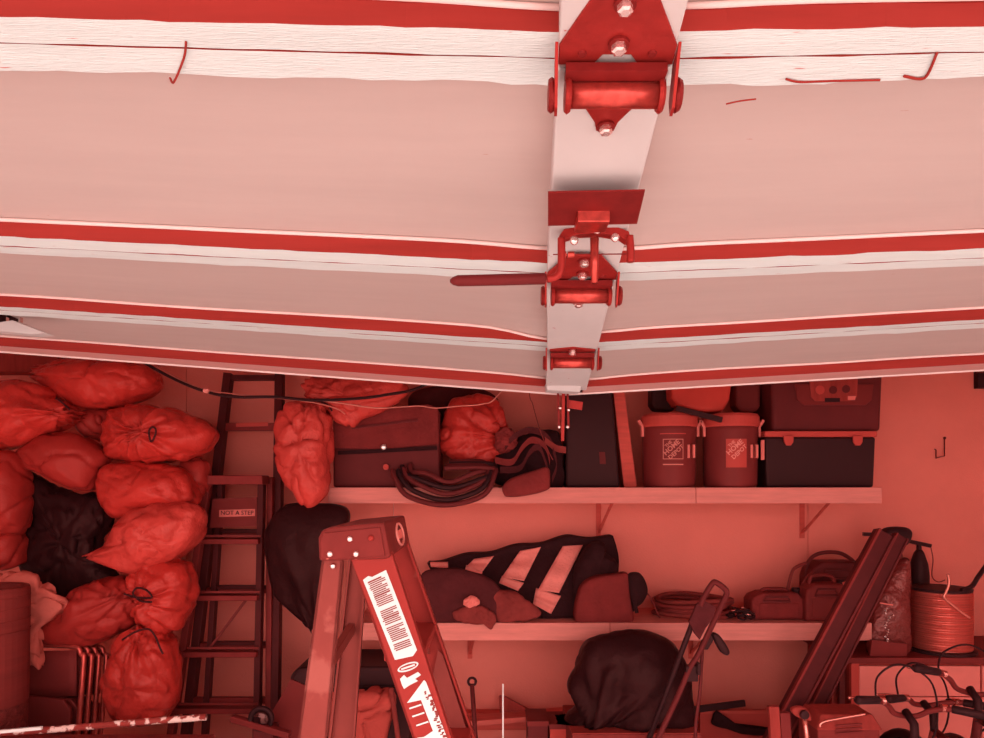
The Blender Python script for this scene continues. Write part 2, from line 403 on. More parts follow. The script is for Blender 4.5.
def hinge(i, small=False):
    c = ctr[i]; d = (ctr[i+1]-ctr[i-1] if i < 4 else ctr[4]-ctr[3]).normalized()
    x = Vector((1, 0, 0)); y = (d - x*d.x).normalized(); z = x.cross(y)
    sk_ = (ctr[min(i+1, 4)].x-ctr[i-1].x)/(SY[min(i+1, 4)]-SY[i-1])
    def P(a, b_, h): return Vector(c) + x*(a + sk_*b_) + y*b_ + z*h
    s = 1.0
    top = -.013
    # near leaf: hexagonal plate
    leaf = [P(-.075,-.012,top), P(-.075,-.045,top), P(-.032,-.135,top), P(.032,-.135,top), P(.075,-.045,top), P(.075,-.012,top), P(.03,-.012,top), P(.018,-.03,top), P(-.018,-.03,top), P(-.03,-.012,top)]
    if small: leaf = [P(-.068,-.012,top), P(-.068,-.035,top), P(-.0,-.06,top), P(.068,-.035,top), P(.068,-.012,top)]
    h = B().prism(leaf, z*-.004)
    h = h.build('hinge', 'hinge_steel', door, bevel=.001, label='steel strap hinge on the centre stile')
    # side ears
    for sd in (-1, 1):
        e = [P(sd*.076,-.048,top), P(sd*.076,.006,top-.052), P(sd*.076,.024,top-.052), P(sd*.076,.026,top-.030), P(sd*.076,-.008,top)]
        B().prism(e, x*(sd*.004)).build('ear', 'hinge_steel', h)
        B().lathe([(.019,-.004),(.022,0),(.019,.005)], P(sd*.084,.012,top-.030), 18, Matrix(((0,0,1),(1,0,0),(0,1,0)))).build('roller_washer', 'hinge_dark', h, smooth=False)
        B().lathe([(.020,-.004),(.023,0),(.020,.004)], P(sd*.062,.012,top-.030), 18, Matrix(((0,0,1),(1,0,0),(0,1,0)))).build('collar', 'hinge_steel', h)
    B().lathe([(.0165,-.06),(.0165,.06)], P(0,.012,top-.030), 20, Matrix(((0,0,1),(1,0,0),(0,1,0)))).build('barrel', 'roller_steel', h, smooth=True)
    # cross bar behind barrel
    b = B(); b.beam(P(-.066,-.012,top-.014), P(.066,-.012,top-.014), .012, .02, z); b.build('cross_bar', 'hinge_dark', h)
    # far leaf: triangle
    if not small:
        lf = [P(-.062,.012,top-.006), P(.062,.012,top-.006), P(.017,.105,top), P(.013,.125,top), P(-.013,.125,top), P(-.017,.105,top)]
        B().prism(lf, z*-.004).build('leaf', 'hinge_steel', h)
    bolts = [(0,-.113),(0,-.05)] + ([(0,.112)] if not small else [])
    if small: bolts = [(0,-.045),(0,-.028)]
    for bx, by in bolts:
        M = Matrix((x, y, z)).transposed()
        B().lathe([(.0135,0),(.0135,-.004)], P(bx,by,top-.004), 14, M).build('washer', 'hinge_dark', h)
        B().lathe([(.0095,0),(.0095,-.009),(.006,-.011)], P(bx,by,top-.007), 6, M).build('bolt', 'bolt', h)
    if not small:
        for bx in (-.045, .045):
            M = Matrix((x, y, z)).transposed()
            B().lathe([(.006,0),(.005,-.003)], P(bx,-.033,top-.004), 10, M).build('bolt', 'hinge_dark', h)
    return h
for i in (1, 2): hinge(i)
hinge(3, True)

# lock with swing handle on the stile
Yh = 1.36
def onst(px, py, drop=0.0):               # the place on the stile underside, lowered
    Y = 1.0
    for _ in range(40):
        z = zrail(xc(Y), Y)-.012-drop; Y += ((z-EYE)*F/(HY-py) - Y)*.6
    return U(px, py, Y)
pl = [onst(548,193,.03), onst(645,191,.03), onst(637,224,.03), onst(548,226,.03)]
lock = B().prism(pl, (0,0,.003)).build('lock_plate', 'hinge_dark', door, label='flat dark steel lock plate')
lc = sum(pl, Vector())/4
B().box((lc.x-.028, lc.y+.005, lc.z-.02), (lc.x+.028, lc.y+.06, lc.z+.02)).build('spacer_block', 'roller_steel', lock, bevel=.002)
B().box((lc.x-.03, lc.y-.005, lc.z+.012), (lc.x+.03, lc.y+.03, lc.z+.026)).build('mounting_block', 'hinge_dark', lock)
arch = [(560,241),(559,236),(564,229),(577,226),(600,225),(618,227),(629,231),(631,240),(627,241),(620,236),(600,233),(578,234),(566,238)]
hd = B().prism([U(a, c, Yh) for a, c in arch], (0,.025,0)).build('handle_bracket', 'hinge_steel', door, bevel=.0015)
for a, c in ((574,241),(597,230),(615,238)):
    B().lathe([(.008,0),(.008,.004),(.004,.007)], U(a, c, Yh-.012), 12, Matrix(((1,0,0),(0,0,-1),(0,1,0)))).build('rivet', 'bolt', hd, smooth=True)
B().tube(spath([(547,279),(555,277.5),(560,272),(561.5,262),(561.5,250),(561.5,238)], Yh-.004), .0075, 10).build('handle_rod', 'hinge_steel', hd, smooth=True)
B().tube(spath([(629.5,236),(630.5,248),(630.5,262)], Yh-.004), .0075, 10).build('handle_rod', 'hinge_steel', hd, smooth=True)
gp = [U(450,281,Yh), U(453,281,Yh), U(458,280.8,Yh), U(500,279.8,Yh), U(545,278.6,Yh), U(546,278.6,Yh)]
B().tube(gp, .0105, 14, rr=[.003,.0075,.0105,.0108,.0108,.008]).build('grip', 'grip', hd, smooth=True, label='dark rubber handle grip')
B().tube([U(594.5,238,Yh), U(594.5,283,Yh)], .0075, 10, rr=[.0085,.0065]).build('lock_bolt', 'roller_steel', hd, smooth=True)
B().tube([U(553,254.5,Yh+.02), U(632,254,Yh+.02)], .0012, 5).build('cable', 'hinge_dark', hd)
for a in (563, 571): B().lathe([(.006,-.006),(.006,.006)], U(a,254.5,Yh+.02), 8, Matrix(((0,0,1),(1,0,0),(0,1,0)))).build('cable_clamp', 'roller_steel', hd)

# opener arm bracket hanging from the far end
YE = SY[4]-.02
oa = B().prism([U(546,383,2.60), U(582,384,2.60), U(580,392,2.60), U(547,390,2.60)], (0,.07,0)).build('opener_bracket', 'door_stile', door, bevel=.002)
B().beam(U(563.5,384,YE-.02), U(563,394,YE-.02), .022, .02).build('clevis', 'roller_steel', oa)
B().beam(U(563.5,392,YE-.02), U(562.5,441,YE-.02), .012, .006).build('opener_arm', 'hinge_steel', oa)
for a in (558, 567.5): B().beam(U(a,390,YE-.012), U(a+1,428,YE-.012), .008, .005).build('strap', 'hinge_dark', oa)
B().prism([U(569,400,YE), U(583,402,YE), U(582,410,YE), U(569,408,YE)], (0,.01,0)).build('tab', 'hinge_steel', oa)
for a, c in ((560,408),(568.5,410),(559,427),(567.5,427)):
    B().lathe([(.007,0),(.006,.006),(.003,.008)], U(a,c,YE-.02), 10, Matrix(((1,0,0),(0,0,-1),(0,1,0)))).build('bolt', 'bolt', oa, smooth=True)
# bracket at the left under the third section
rb = B().prism([U(0,322,2.3), U(12,320,2.3), U(46,333,2.3), U(30,334,2.3), U(0,331,2.3), U(-60,326,2.3), U(-60,318,2.3)], (0,.05,0)).build('roller_bracket', 'door_stile', door, bevel=.002, label='pale bent roller bracket')
B().box(tuple(U(-70,326,2.36)), tuple(U(18,313,2.42))).build('roller_carrier', 'black', rb)
for a in (6, 20): B().box(tuple(U(a,322,2.33)), tuple(U(a+3,318,2.345))).build('bolt', 'bolt', rb)
# twig stuck to the door paint
for k, (p, w) in enumerate((([(186,42),(184,58),(174,82),(170,78)], .0016), ([(937,53),(928,74),(920,79),(904,76)], .002), ([(786,79),(800,82),(830,81),(880,80)], .0016), ([(726,104),(740,101),(756,99)], .0012))):
    YY = .93 if k < 3 else 1.0
    pts = []
    for a, c in p:
        Yq = 1.0
        for _ in range(40): Yq += ((zrail((a-CX)/F*Yq, Yq)-.002-EYE)*F/(HY-c)-Yq)*.6
        pts.append(U(a, c, Yq))
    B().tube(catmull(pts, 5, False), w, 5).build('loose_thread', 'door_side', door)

# ------------------------------------------------------------------ shelves
YF = 3.76                                 # front face of the shelves
ZU = U(0, 487.5, YF).z; ZL = U(0, 623, YF).z
def shelf(name, x0, x1, z, h, label, brackets, joint):
    a = U(x0, 0, YF).x; b_ = U(x1, 0, YF).x
    t = thing(name, ((a+b_)/2, YF, z-h), label, 'shelf', 'long wall shelves')
    B().box((a, YF+.02, z-.022), (b_, FRONT, z-.002)).build('board', 'shelf_wood', t, bevel=.002)
    mid = (a+b_)/2
    mid = U(joint, 0, YF).x
    for p, q in ((a, mid-.001), (mid+.001, b_)):
        B().box((p, YF, z-h), (q, YF+.02, z)).build('fascia', 'shelf_wood', t, bevel=.003)
    for px in brackets:
        X = U(px, 0, WB).x
        b = B(); b.box((X-.014, FRONT-.006, z-.30), (X+.014, FRONT, z-.022)); b.box((X-.014, YF+.08, z-.028), (X+.014, FRONT, z-.022))
        b.beam((X+.0, FRONT-.004, z-.27), (X+.05, YF+.14, z-.028), .016, .006)
        b.build('bracket', 'trim_wood', t)
    return t
shelf('wall_shelf', 328, 882, ZU, .083, 'upper long wooden wall shelf holding coolers and bags', (598, 801), 696)
shelf('wall_shelf', 352, 872, ZL, .092, 'lower long wooden wall shelf holding coat, fuel cans and hose', (470, 690), 610)

# ------------------------------------------------------------------ two drink coolers
def drink_cooler(cx, label, logo_box, strap):
    Y = 3.91; c = U(cx, 0, Y); r = .143; h = .378
    base = Vector((c.x, Y, ZU)); t = thing('drink_cooler', base, label, 'cooler', 'round drink coolers on the upper shelf')
    bd = B().lathe([(r*.93,0),(r*.97,.015),(r*.98,.05),(r,.30),(r*1.01,h-.05),(r*.97,h-.045)], base, 40).build('body', 'cooler_body', t, smooth=True)
    ld = B().lathe([(r*1.03,h-.055),(r*1.06,h-.045),(r*1.06,h),(r*1.0,h+.014),(r*.6,h+.016),(r*.2,h+.016)], base, 40).build('lid', 'cooler_lid', t, smooth=False)
    for s in (-1, 1):
        p = base + Vector((s*(r+.006), -.02, h-.06))
        b = B(); b.beam(p + Vector((s*.022,0,.045)), p + Vector((0,0,.01)), .03, .016, (0,1,0)); b.beam(p + Vector((0,0,.014)), p + Vector((0,0,-.045)), .03, .014, (0,1,0))
        b.build('handle', 'pale_plastic', t, bevel=.003)
    a = -math.pi/2 + .62
    q = base + Vector((math.cos(a)*(r+.004), math.sin(a)*(r+.004), .19))
    b = B()
    for dx in (-.014, .014): b.box((q.x+dx-.006, q.y-.012, q.z-.035), (q.x+dx+.006, q.y+.012, q.z+.035))
    b.build('cup_rack', 'pale_plastic', t)
    # square print wrapped on the curved front
    z0, z1, wd = logo_box
    def wrap(X, Z, e=.0015):
        rr = r + e; an = (X-.012)/rr
        return Vector((base.x + rr*math.sin(an), base.y - rr*math.cos(an), base.z + Z))
    def strip(x0, x1, za, zb, m, nm, e=.0012):
        B().sheet(lambda u, v: wrap(x0+(x1-x0)*u, za+(zb-za)*v, e), 10, 1, (0,.0008,0)).build(nm, m, bd)
    if strap:                              # outlined square
        w = .004
        for (x0,x1,za,zb) in ((-wd,wd,z0,z0+w),(-wd,wd,z1-w,z1),(-wd,-wd+w,z0,z1),(wd-w,wd,z0,z1)): strip(x0,x1,za,zb,'print_pale','logo_border')
        strip(-wd,wd,z0-.03,z0-.024,'print_pale','small_print'); ink = 'print_pale'
        strip(-.07,.07,z1+.025,z1+.03,'cooler_lid','small_print')
    else:
        strip(-wd,wd,z0-.045,z1,'cooler_lid','label_patch'); ink = 'print_light'
    zc_ = (z0+z1)/2
    for k, (w_, sz, dx, dz) in enumerate((('THE', .022, -.026, .026), ('HOME', .036, -.009, .008), ('DEPOT', .031, .014, -.016))):
        cu_ang = math.radians(42)
        R = Matrix.Rotation(cu_ang, 4, 'Z')
        cu = bpy.data.curves.new('t', 'FONT'); cu.body = w_; cu.size = sz; cu.align_x = 'CENTER'; cu.align_y = 'CENTER'; cu.extrude = 0; cu.resolution_u = 2; cu.offset = sz*.03
        o = bpy.data.objects.new('t', cu); COL.objects.link(o); me = bpy.data.meshes.new_from_object(o); bpy.data.objects.remove(o); bpy.data.curves.remove(cu)
        b = B(); vs_ = []
        for v in me.vertices:
            p = R @ v.co; vs_.append(wrap(p.x+dx, zc_+dz+p.y, .003))
        b.add(vs_, [tuple(p.vertices) for p in me.polygons]); bpy.data.meshes.remove(me)
        b.build('logo_lettering', ink, bd)
drink_cooler(669, 'round maroon drink cooler with outlined square logo, left of the pair', (.148, .255, .054), True)
drink_cooler(730, 'round maroon drink cooler with solid pale logo patch, right of the pair', (.150, .255, .054), False)
ZT = ZU+.405
# things resting on the cooler lids
ct = thing('wash_tub', U(702, 412, 3.93), 'red plastic tub with rounded bottom resting on both drink coolers', 'tub')
pr = [U(a, c, 3.86) for a, c in ((671,380),(672,398),(677,405),(690,409),(715,412),(724,411),(730,400),(733,380))]
for p in pr: p.z = p.z
B().prism(pr, (0,.16,0)).build('body', 'red_plastic', ct, bevel=.02, seg=3)
B().beam(U(676,408,3.72), U(722,420,3.72), .028, .02, (0,0,1)).build('lid_edge', 'black', ct, bevel=.004)
B().prism([U(a, c, 3.98) for a, c in ((652,378),(652,404),(656,410),(674,411),(678,404),(678,378))], (0,.12,0)).build('black_case', 'black', bevel=.015, label='small black case left of the red tub, on cooler', cat='case')
B().prism([U(a, c, 3.98) for a, c in ((735,372),(736,405),(740,412),(757,412),(761,406),(762,372))], (0,.12,0)).build('dark_canister', 'maroon', bevel=.02, label='dark maroon canister right of the red tub, on cooler', cat='canister')

# ------------------------------------------------------------------ chest cooler and tote on it
cb = thing('chest_cooler', U(819, 487, 3.9), 'black chest cooler with pale lid rim on right end of shelf', 'cooler')
ORG[cb].z = ZU; cb.location.z = ZU
x0, x1 = U(765,0,3.83).x, U(876,0,3.83).x; zt_ = U(0,437,3.83).z; zl_ = U(0,431,3.83).z
b = B(); b.hexa([(x0+.012,3.84,ZU),(x1-.006,3.84,ZU),(x1-.006,4.14,ZU),(x0+.012,4.14,ZU),(x0,3.83,zt_),(x1,3.83,zt_),(x1,4.16,zt_),(x0,4.16,zt_)]); b.build('body', 'black', cb, bevel=.012)
B().box((x0-.004,3.822,zt_),(x1+.004,4.168,zl_)).build('lid', 'cooler_lid', cb, bevel=.006)
for px in (788, 857):
    c = U(px,440,3.82)
    B().prism([c+Vector((-.026,0,.022)), c+Vector((.026,0,.022)), c+Vector((.024,0,-.012)), c+Vector((.012,0,-.03)), c+Vector((-.012,0,-.03)), c+Vector((-.024,0,-.012))], (0,-.012,0)).build('latch', 'cooler_lid', cb, bevel=.002)
B().beam(U(762.5,440,3.81), U(762.5,460,3.81), .018, .015).build('handle', 'pale_plastic', cb, bevel=.003)
tt = thing('storage_tote', Vector((U(827,0,3.9).x, 3.98, zl_)), 'big dark lidded tote with pale sticker stacked on chest cooler', 'tote')
Yt = 3.85
a0, a1 = U(770,0,Yt).x, U(884,0,Yt).x; zb = zl_; zt2 = U(0,352,Yt).z
b = B(); b.hexa([(a0+.02,Yt+.01,zb),(a1-.012,Yt+.01,zb),(a1-.012,4.18,zb),(a0+.02,4.18,zb),(a0,Yt,zt2),(a1,Yt,zt2),(a1,4.2,zt2),(a0,4.2,zt2)]); b.build('body', 'dark_red', tt, bevel=.02, seg=3)
B().box((a0-.012,Yt-.012,zt2),(a1+.012,4.21,zt2+.04)).build('lid', 'maroon', tt, bevel=.008)
B().prism([U(a, c, Yt-.002) for a, c in ((795,384),(797,400),(804,405),(866,405),(872,400),(874,384)) ], (0,.02,0)).build('recess_rim', 'maroon', tt, bevel=.004)
st = B().prism([U(a, c, Yt-.006) for a, c in ((809,376),(811,397),(815,401),(850,401),(857,397),(858,376))], (0,.01,0)).build('sticker', 'wood_mid', tt)
for a, c, r_, m in ((820,390,4.5,'cooler_lid'),(833,390,4,'dark_red'),(846,389,4,'dark_red')):
    B().lathe([(r_/F*Yt,0),(r_/F*Yt,.002)], U(a,c,Yt-.007), 16, Matrix(((1,0,0),(0,0,-1),(0,1,0)))).build('printed_dot', m, st)
B().prism([U(825,398,Yt-.008), U(840,398,Yt-.008), U(840,402,Yt-.008), U(825,402,Yt-.008)], (0,.002,0)).build('name_bar', 'black', st)
B().prism([U(848,396,Yt-.008), U(856,396,Yt-.008), U(855,400,Yt-.008), U(848,400,Yt-.008)], (0,.002,0)).build('red_tag', 'pale_plastic', st)

# ------------------------------------------------------------------ upright dark case and plank
def pp(name, pts, Y, th, m, label, cat, bevel=.004, zfix=None, **k):
    P_ = [U(a, c, Y) for a, c in pts]
    if zfix is not None:
        zm = min(p.z for p in P_)
        for p in P_:
            if p.z < zm+.02: p.z = zfix
    return B().prism(P_, (0,th,0)).build(name, m, bevel=bevel, label=label, cat=cat, **k)
dc = thing('hard_case', Vector((U(595,0,3.9).x, 3.9, ZU)), 'tall dark flat case standing under the opener arm', 'case')
P_ = [U(a, c, 3.86) for a, c in ((566,486),(566,380),(608,380),(613,398),(620,486))]
for p in P_:
    if p.z < ZU+.03: p.z = ZU
B().prism(P_, (0,.16,0)).build('shell', 'black', dc, bevel=.012)
B().prism([U(599,452,3.857), U(605,452,3.857), U(606,464,3.857), U(600,464,3.857)], (0,.006,0)).build('latch', 'dark_red', dc)
pk = [U(a, c, 3.90) for a, c in ((611,372),(622,372),(637,487),(624,487))]
for p in pk:
    if p.z < ZU+.03: p.z = ZU
B().prism(pk, (0,.12,0)).build('leaning_plank', 'trim_wood', bevel=.003, label='red wooden plank leaning against the tall dark case', cat='plank')

# ------------------------------------------------------------------ upper shelf soft goods
def bag(name, label, outline, Y, D, m, cat='bag', group=None, tie=None, seam=None, sit=None, **k):
    b = B(); puff(b, outline, Y, D, **k)
    if sit is not None:
        for v in b.v: v.z = max(v.z, sit)
    if tie is None and seam is None: return b.build(name, m, smooth=True, label=label, cat=cat, group=group)
    xs_ = [v.x for v in b.v]; zs_ = [v.z for v in b.v]
    t = thing(name, Vector(((min(xs_)+max(xs_))/2, Y, min(zs_))), label, cat, group)
    b.build('body', m, t, smooth=True)
    if tie:
        for path in tie: B().tube(spath(path, Y-D-.012), .005, 6).build('tie', 'tie', t, smooth=True)
    if seam:
        for path in seam: B().tube(spath(path, Y-D*.98), .004, 5).build('seam_fold', 'bag_pale', t, smooth=True)
    return t
G1 = 'stuffed red plastic bags piled by the left wall'
bag('stuffed_bag', 'upright red plastic bag hanging at the left end of upper shelf', [(288,402),(305,398),(322,402),(331,425),(332,455),(328,488),(318,503),(305,506),(293,494),(281,470),(275,440),(277,415)], 3.66, .13, 'bag_pale', group=G1, knot=(318,402), seed=1, crease=.025, amp=.016)
bag('stuffed_bag', 'gathered red bag tucked above the dark tool satchel', [(300,385),(320,376),(360,374),(400,380),(408,392),(398,404),(378,414),(352,427),(338,424),(325,410),(308,402)], 3.72, .08, 'bag_pale', group=G1, tie=[[(314,400),(321,402),(328,405),(332,411)]], knot=(318,402), kamp=.035, seed=2, crease=.025)
gbg = thing('gathered_bag', Vector((U(472,0,3.97).x, 3.97, ZU)), 'round red bag with twisted neck lying on the upper shelf', 'bag')
b = B(); puff(b, [(452,398),(478,394),(500,406),(508,428),(505,450),(494,468),(474,473),(455,464),(441,452),(437,440),(444,415)], 3.97, .13, knot=(507,440), kamp=.05, klen=.25, seed=3, crease=.02)
for v in b.v: v.z = max(v.z, ZU)
b.build('body', 'bag_red', gbg, smooth=True)
b = B(); puff(b, [(496,434),(505,428),(514,431),(518,440),(513,450),(503,452),(495,446)], 3.84, .05, seed=4, amp=.012, freq=40); b.build('twisted_neck', 'maroon_cloth', gbg, smooth=True)
bag('dark_blanket', 'dark blanket lump behind the round red shelf bag', [(408,398),(430,388),(470,386),(490,392),(500,404),(490,425),(470,440),(440,440),(415,425)], 4.14, .07, 'dark_cloth', cat='blanket', seed=5)
# tool satchel
ts = thing('tool_satchel', Vector((U(387,0,3.9).x, 3.9, ZU)), 'dark satchel with flap and round white snap on upper shelf', 'satchel')
sp = [U(a, c, 3.82) for a, c in ((333,487),(333,420),(345,414),(428,405),(439,410),(440,487))]
for p in sp:
    if p.z < ZU+.03: p.z = ZU
B().prism(sp, (0,.24,0)).build('body', 'dark_red', ts, bevel=.014, seg=3)
B().prism([U(a, c, 3.805) for a, c in ((333,448),(333,420),(345,413),(428,404),(438,408),(439,444),(385,450))], (0,.02,0)).build('flap', 'maroon_cloth', ts, bevel=.006)
B().beam(U(338,453,3.80), U(437,448,3.80), .02, .01, (0,0,1)).build('band', 'black_cloth', ts)
B().beam(U(352,428,3.80), U(418,420,3.80), .012, .008, (0,0,1)).build('welt', 'dark_red', ts, bevel=.002)
B().lathe([(.017,0),(.016,.006),(.008,.009)], U(383.5,447,3.80), 18, Matrix(((1,0,0),(0,0,-1),(0,1,0)))).build('snap', 'bolt', ts, smooth=True, label='round white snap')
B().lathe([(.016,0),(.015,.006)], U(386,467,3.805), 14, Matrix(((1,0,0),(0,0,-1),(0,1,0)))).build('clasp', 'cooler_lid', ts)
# coiled hose hanging over the shelf front
hs = thing('hose_coil', Vector((U(450,0,3.72).x, 3.74, ZU-.10)), 'dark coiled hose sagging over the front of upper shelf', 'hose')
for k, (l, r_, top, bot) in enumerate(((392,496,470,505),(398,492,470,500),(404,490,468,494),(402,496,466,488),(410,488,464,482))):
    b = B(); Yk = 3.70+.012*k
    pts = spath([(l,top,Yk+.06),(l+3,top+8,Yk+.03),(l+16,bot-9,Yk),((l+r_)/2,bot,Yk-.01),(r_-14,bot-9,Yk),(r_-2,top+6,Yk+.03),(r_-6,top-2,Yk+.06),((l+r_)/2,top-2,Yk+.065)], Yk, 8)
    for p in pts:
        if p.y > YF-.02 and p.z < ZU+.012: p.z = ZU+.012
    b.tube(pts, .014, 9); b.build('hose_loop', 'black' if k % 2 else 'dark_red', hs, smooth=True)
# strap bundle
sb = thing('strap_bundle', Vector((U(528,0,3.8).x, 3.85, ZU)), 'tangled dark webbing straps beside the dark flat case', 'straps')
bd_ = B(); puff(bd_, [(492,480),(500,450),(520,434),(545,430),(560,440),(563,487),(520,488)], 3.92, .08, amp=.02, freq=14, seed=6)
for v in bd_.v: v.z = max(v.z, ZU)
bd_.build('heap', 'black_cloth', sb, smooth=True)
for k, (pth, m) in enumerate((([(495,460),(512,462),(522,448),(532,440),(545,446),(550,462)], 'maroon_cloth'), ([(505,447),(515,436),(530,430),(545,435),(556,450)], 'dark_cloth'), ([(500,470),(520,468),(530,452),(540,448),(548,470)], 'dark_cloth'), ([(545,440),(556,448),(566,450)], 'mid_cloth'), ([(553,450),(557,465),(552,480)], 'dark_cloth'))):
    q = spath(pth, 3.80-.006*k, 6); b = B()
    b.sheet(lambda u, v, q=q: q[min(int(u*(len(q)-1)), len(q)-1)] + Vector((0, .0, (v-.5)*.035)), len(q)-1, 1, (0,.006,0)); b.build('strap', m, sb)
bag('hanging_pouch', 'small dark pouch drooping over the upper shelf edge', [(503,486),(512,478),(535,470),(548,468),(550,484),(547,490),(530,495),(508,497),(503,493)], 3.70, .045, 'maroon_cloth', cat='pouch', seed=7, amp=.004, power=.4)

# ------------------------------------------------------------------ lower shelf soft goods
def coat_pt(px, py, e=0.0):
    top = 545 + max(0, (600-px))*.10; t = min(1, max(0, (py-top)/(621-top)))
    Y = 4.05 - .17*math.sin(t*math.pi/2) + noise.noise(Vector((px*.03, py*.02, 4)))*.02 - e
    p = U(px, py, Y); p.z = max(p.z, ZL+.003); return p
co = thing('striped_coat', Vector((U(530,0,3.9).x, 3.9, ZL)), 'black work coat with pale reflective stripes folded on lower shelf', 'coat')
def coat_surf(u, v):
    px = 427 + 186*u + 6*math.sin(v*5); top = 563-26*min(1, u*1.3) + 1.5*math.sin(u*23); py = top + (622-top)*v
    return coat_pt(px, py)
B().sheet(coat_surf, 60, 24, (0,.13,0)).build('body', 'black_cloth', co, smooth=True)
def stripe(q, folds):                      # q: top-left, top-right, bottom-right, bottom-left
    def fn(u, v):
        a = Vector(q[0]).lerp(Vector(q[1]), u); c = Vector(q[3]).lerp(Vector(q[2]), u); p = a.lerp(c, v)
        return coat_pt(p.x, p.y, .014 + .006*math.sin(v*folds*6.28))
    B().sheet(fn, 6, 24, (0,.008,0)).build('reflective_stripe', 'stripe', co, smooth=True)
stripe(((563,546),(583,545),(559,593),(538,590)), 2); stripe(((536,588),(561,596),(551,614),(533,604)), 2)
stripe(((520,551),(541,547),(524,581),(502,577)), 2); stripe(((502,576),(524,583),(518,591),(499,583)), 1)
stripe(((474,559),(494,556),(483,571),(466,567)), 1.5); stripe(((466,565),(483,569),(482,574),(465,570)), 1)
stripe(((430,562),(448,562),(448,568),(431,567)), 1)
b = B(); puff(b, [(578,560),(590,544),(604,543),(604,552),(614,560),(617,575),(608,585),(600,605),(575,612),(570,590)], 3.95, .09, seed=8, amp=.012, freq=16)
for v in b.v: v.z = max(v.z, ZL)
b.build('sleeve', 'black_cloth', co, smooth=True)
bag('duffel_bag', 'dark low duffel bag on lower shelf behind the stepladder', [(424,572),(450,568),(480,574),(497,585),(505,605),(500,622),(470,623),(440,623),(422,622),(418,590)], 3.80, .06, 'dark_cloth', cat='duffel', Db=.03, seed=9, sit=ZL)
bag('camouflage_jacket', 'crumpled patterned jacket beside the striped coat', [(480,594),(500,590),(520,596),(535,606),(540,616),(520,622),(495,622),(478,612)], 3.79, .04, 'mid_cloth', cat='jacket', seed=10, amp=.014, freq=22, sit=ZL)
bag('crumpled_rag', 'crumpled rag hanging over the lower shelf edge', [(455,612),(468,606),(484,607),(496,615),(497,622),(490,629),(486,624),(470,624),(456,620)], 3.735, .025, 'mid_cloth', cat='rag', seed=11, amp=.01, freq=30)
bag('crumpled_tissue', 'small pale crumpled wrapper above the rag', [(464,600),(470,596),(477,598),(479,604),(470,607),(464,605)], 3.71, .015, 'pale_plastic', cat='wrapper', seed=12, amp=.008, freq=50)
gb = thing('gear_bag', Vector((U(603,0,3.85).x, 3.85, ZL)), 'brownish boxy gear bag with black end pocket on lower shelf', 'gear bag')
b = B(); puff(b, [(578,590),(592,577),(615,573),(628,574),(631,600),(630,623),(600,624),(575,623)], 3.83, .07, power=.35, amp=.005, seed=13)
for v in b.v: v.z = max(v.z, ZL)
b.build('body', 'maroon_cloth', gb, smooth=True)
b = B(); puff(b, [(627,575),(638,572),(645,580),(648,592),(643,602),(636,608),(632,612),(629,598)], 3.80, .05, amp=.008, seed=14); b.build('end_pocket', 'black_cloth', gb, smooth=True)
B().beam(U(634,600,3.76), U(637,613,3.76), .018, .006).build('strap', 'black_cloth', gb)
ch = thing('cable_coil', Vector((U(695,0,3.88).x, 3.9, ZL)), 'brown coiled cable lying on the lower shelf', 'cable coil')
cc = U(694, 0, 3.97)
for k in range(5):
    R_ = .215-.012*(k % 3); z_ = ZL+.014+.019*k
    B().tube([(cc.x+R_*math.cos(a)+.01*math.sin(k*2), 4.0+R_*.75*math.sin(a), z_+.008*math.sin(a*2+k)) for a in [2*math.pi*i/48 for i in range(48)]], .0125, 8, closed=True).build('loop', 'maroon' if k % 2 else 'mid_cloth', ch, smooth=True)
B().tube(spath([(646,592),(652,600),(656,610),(660,618)], 3.80), .004, 6).build('cable_end', 'maroon', ch, smooth=True)
# small dark clutter: bundled chain
cn = thing('chain_bundle', Vector((U(741,0,3.85).x, 3.85, ZL)), 'small black heap of chain between cable coil and fuel can', 'chain')
rnd = random.Random(5)
for k in range(22):
    a = rnd.uniform(728, 752); hgt = .018 + rnd.random()*.06*(1-abs(a-741)/16); p = U(a, 0, 3.80+rnd.random()*.1); p.z = ZL+hgt
    R = Matrix.Rotation(rnd.random()*3, 3, 'X') @ Matrix.Rotation(rnd.random()*3, 3, 'Z')
    B().tube([p + R @ Vector((.021*math.cos(t), .013*math.sin(t), 0)) for t in [2*math.pi*i/12 for i in range(12)]], .005, 6, closed=True).build('link', 'chrome' if k % 7 == 0 else 'black', cn, smooth=True)

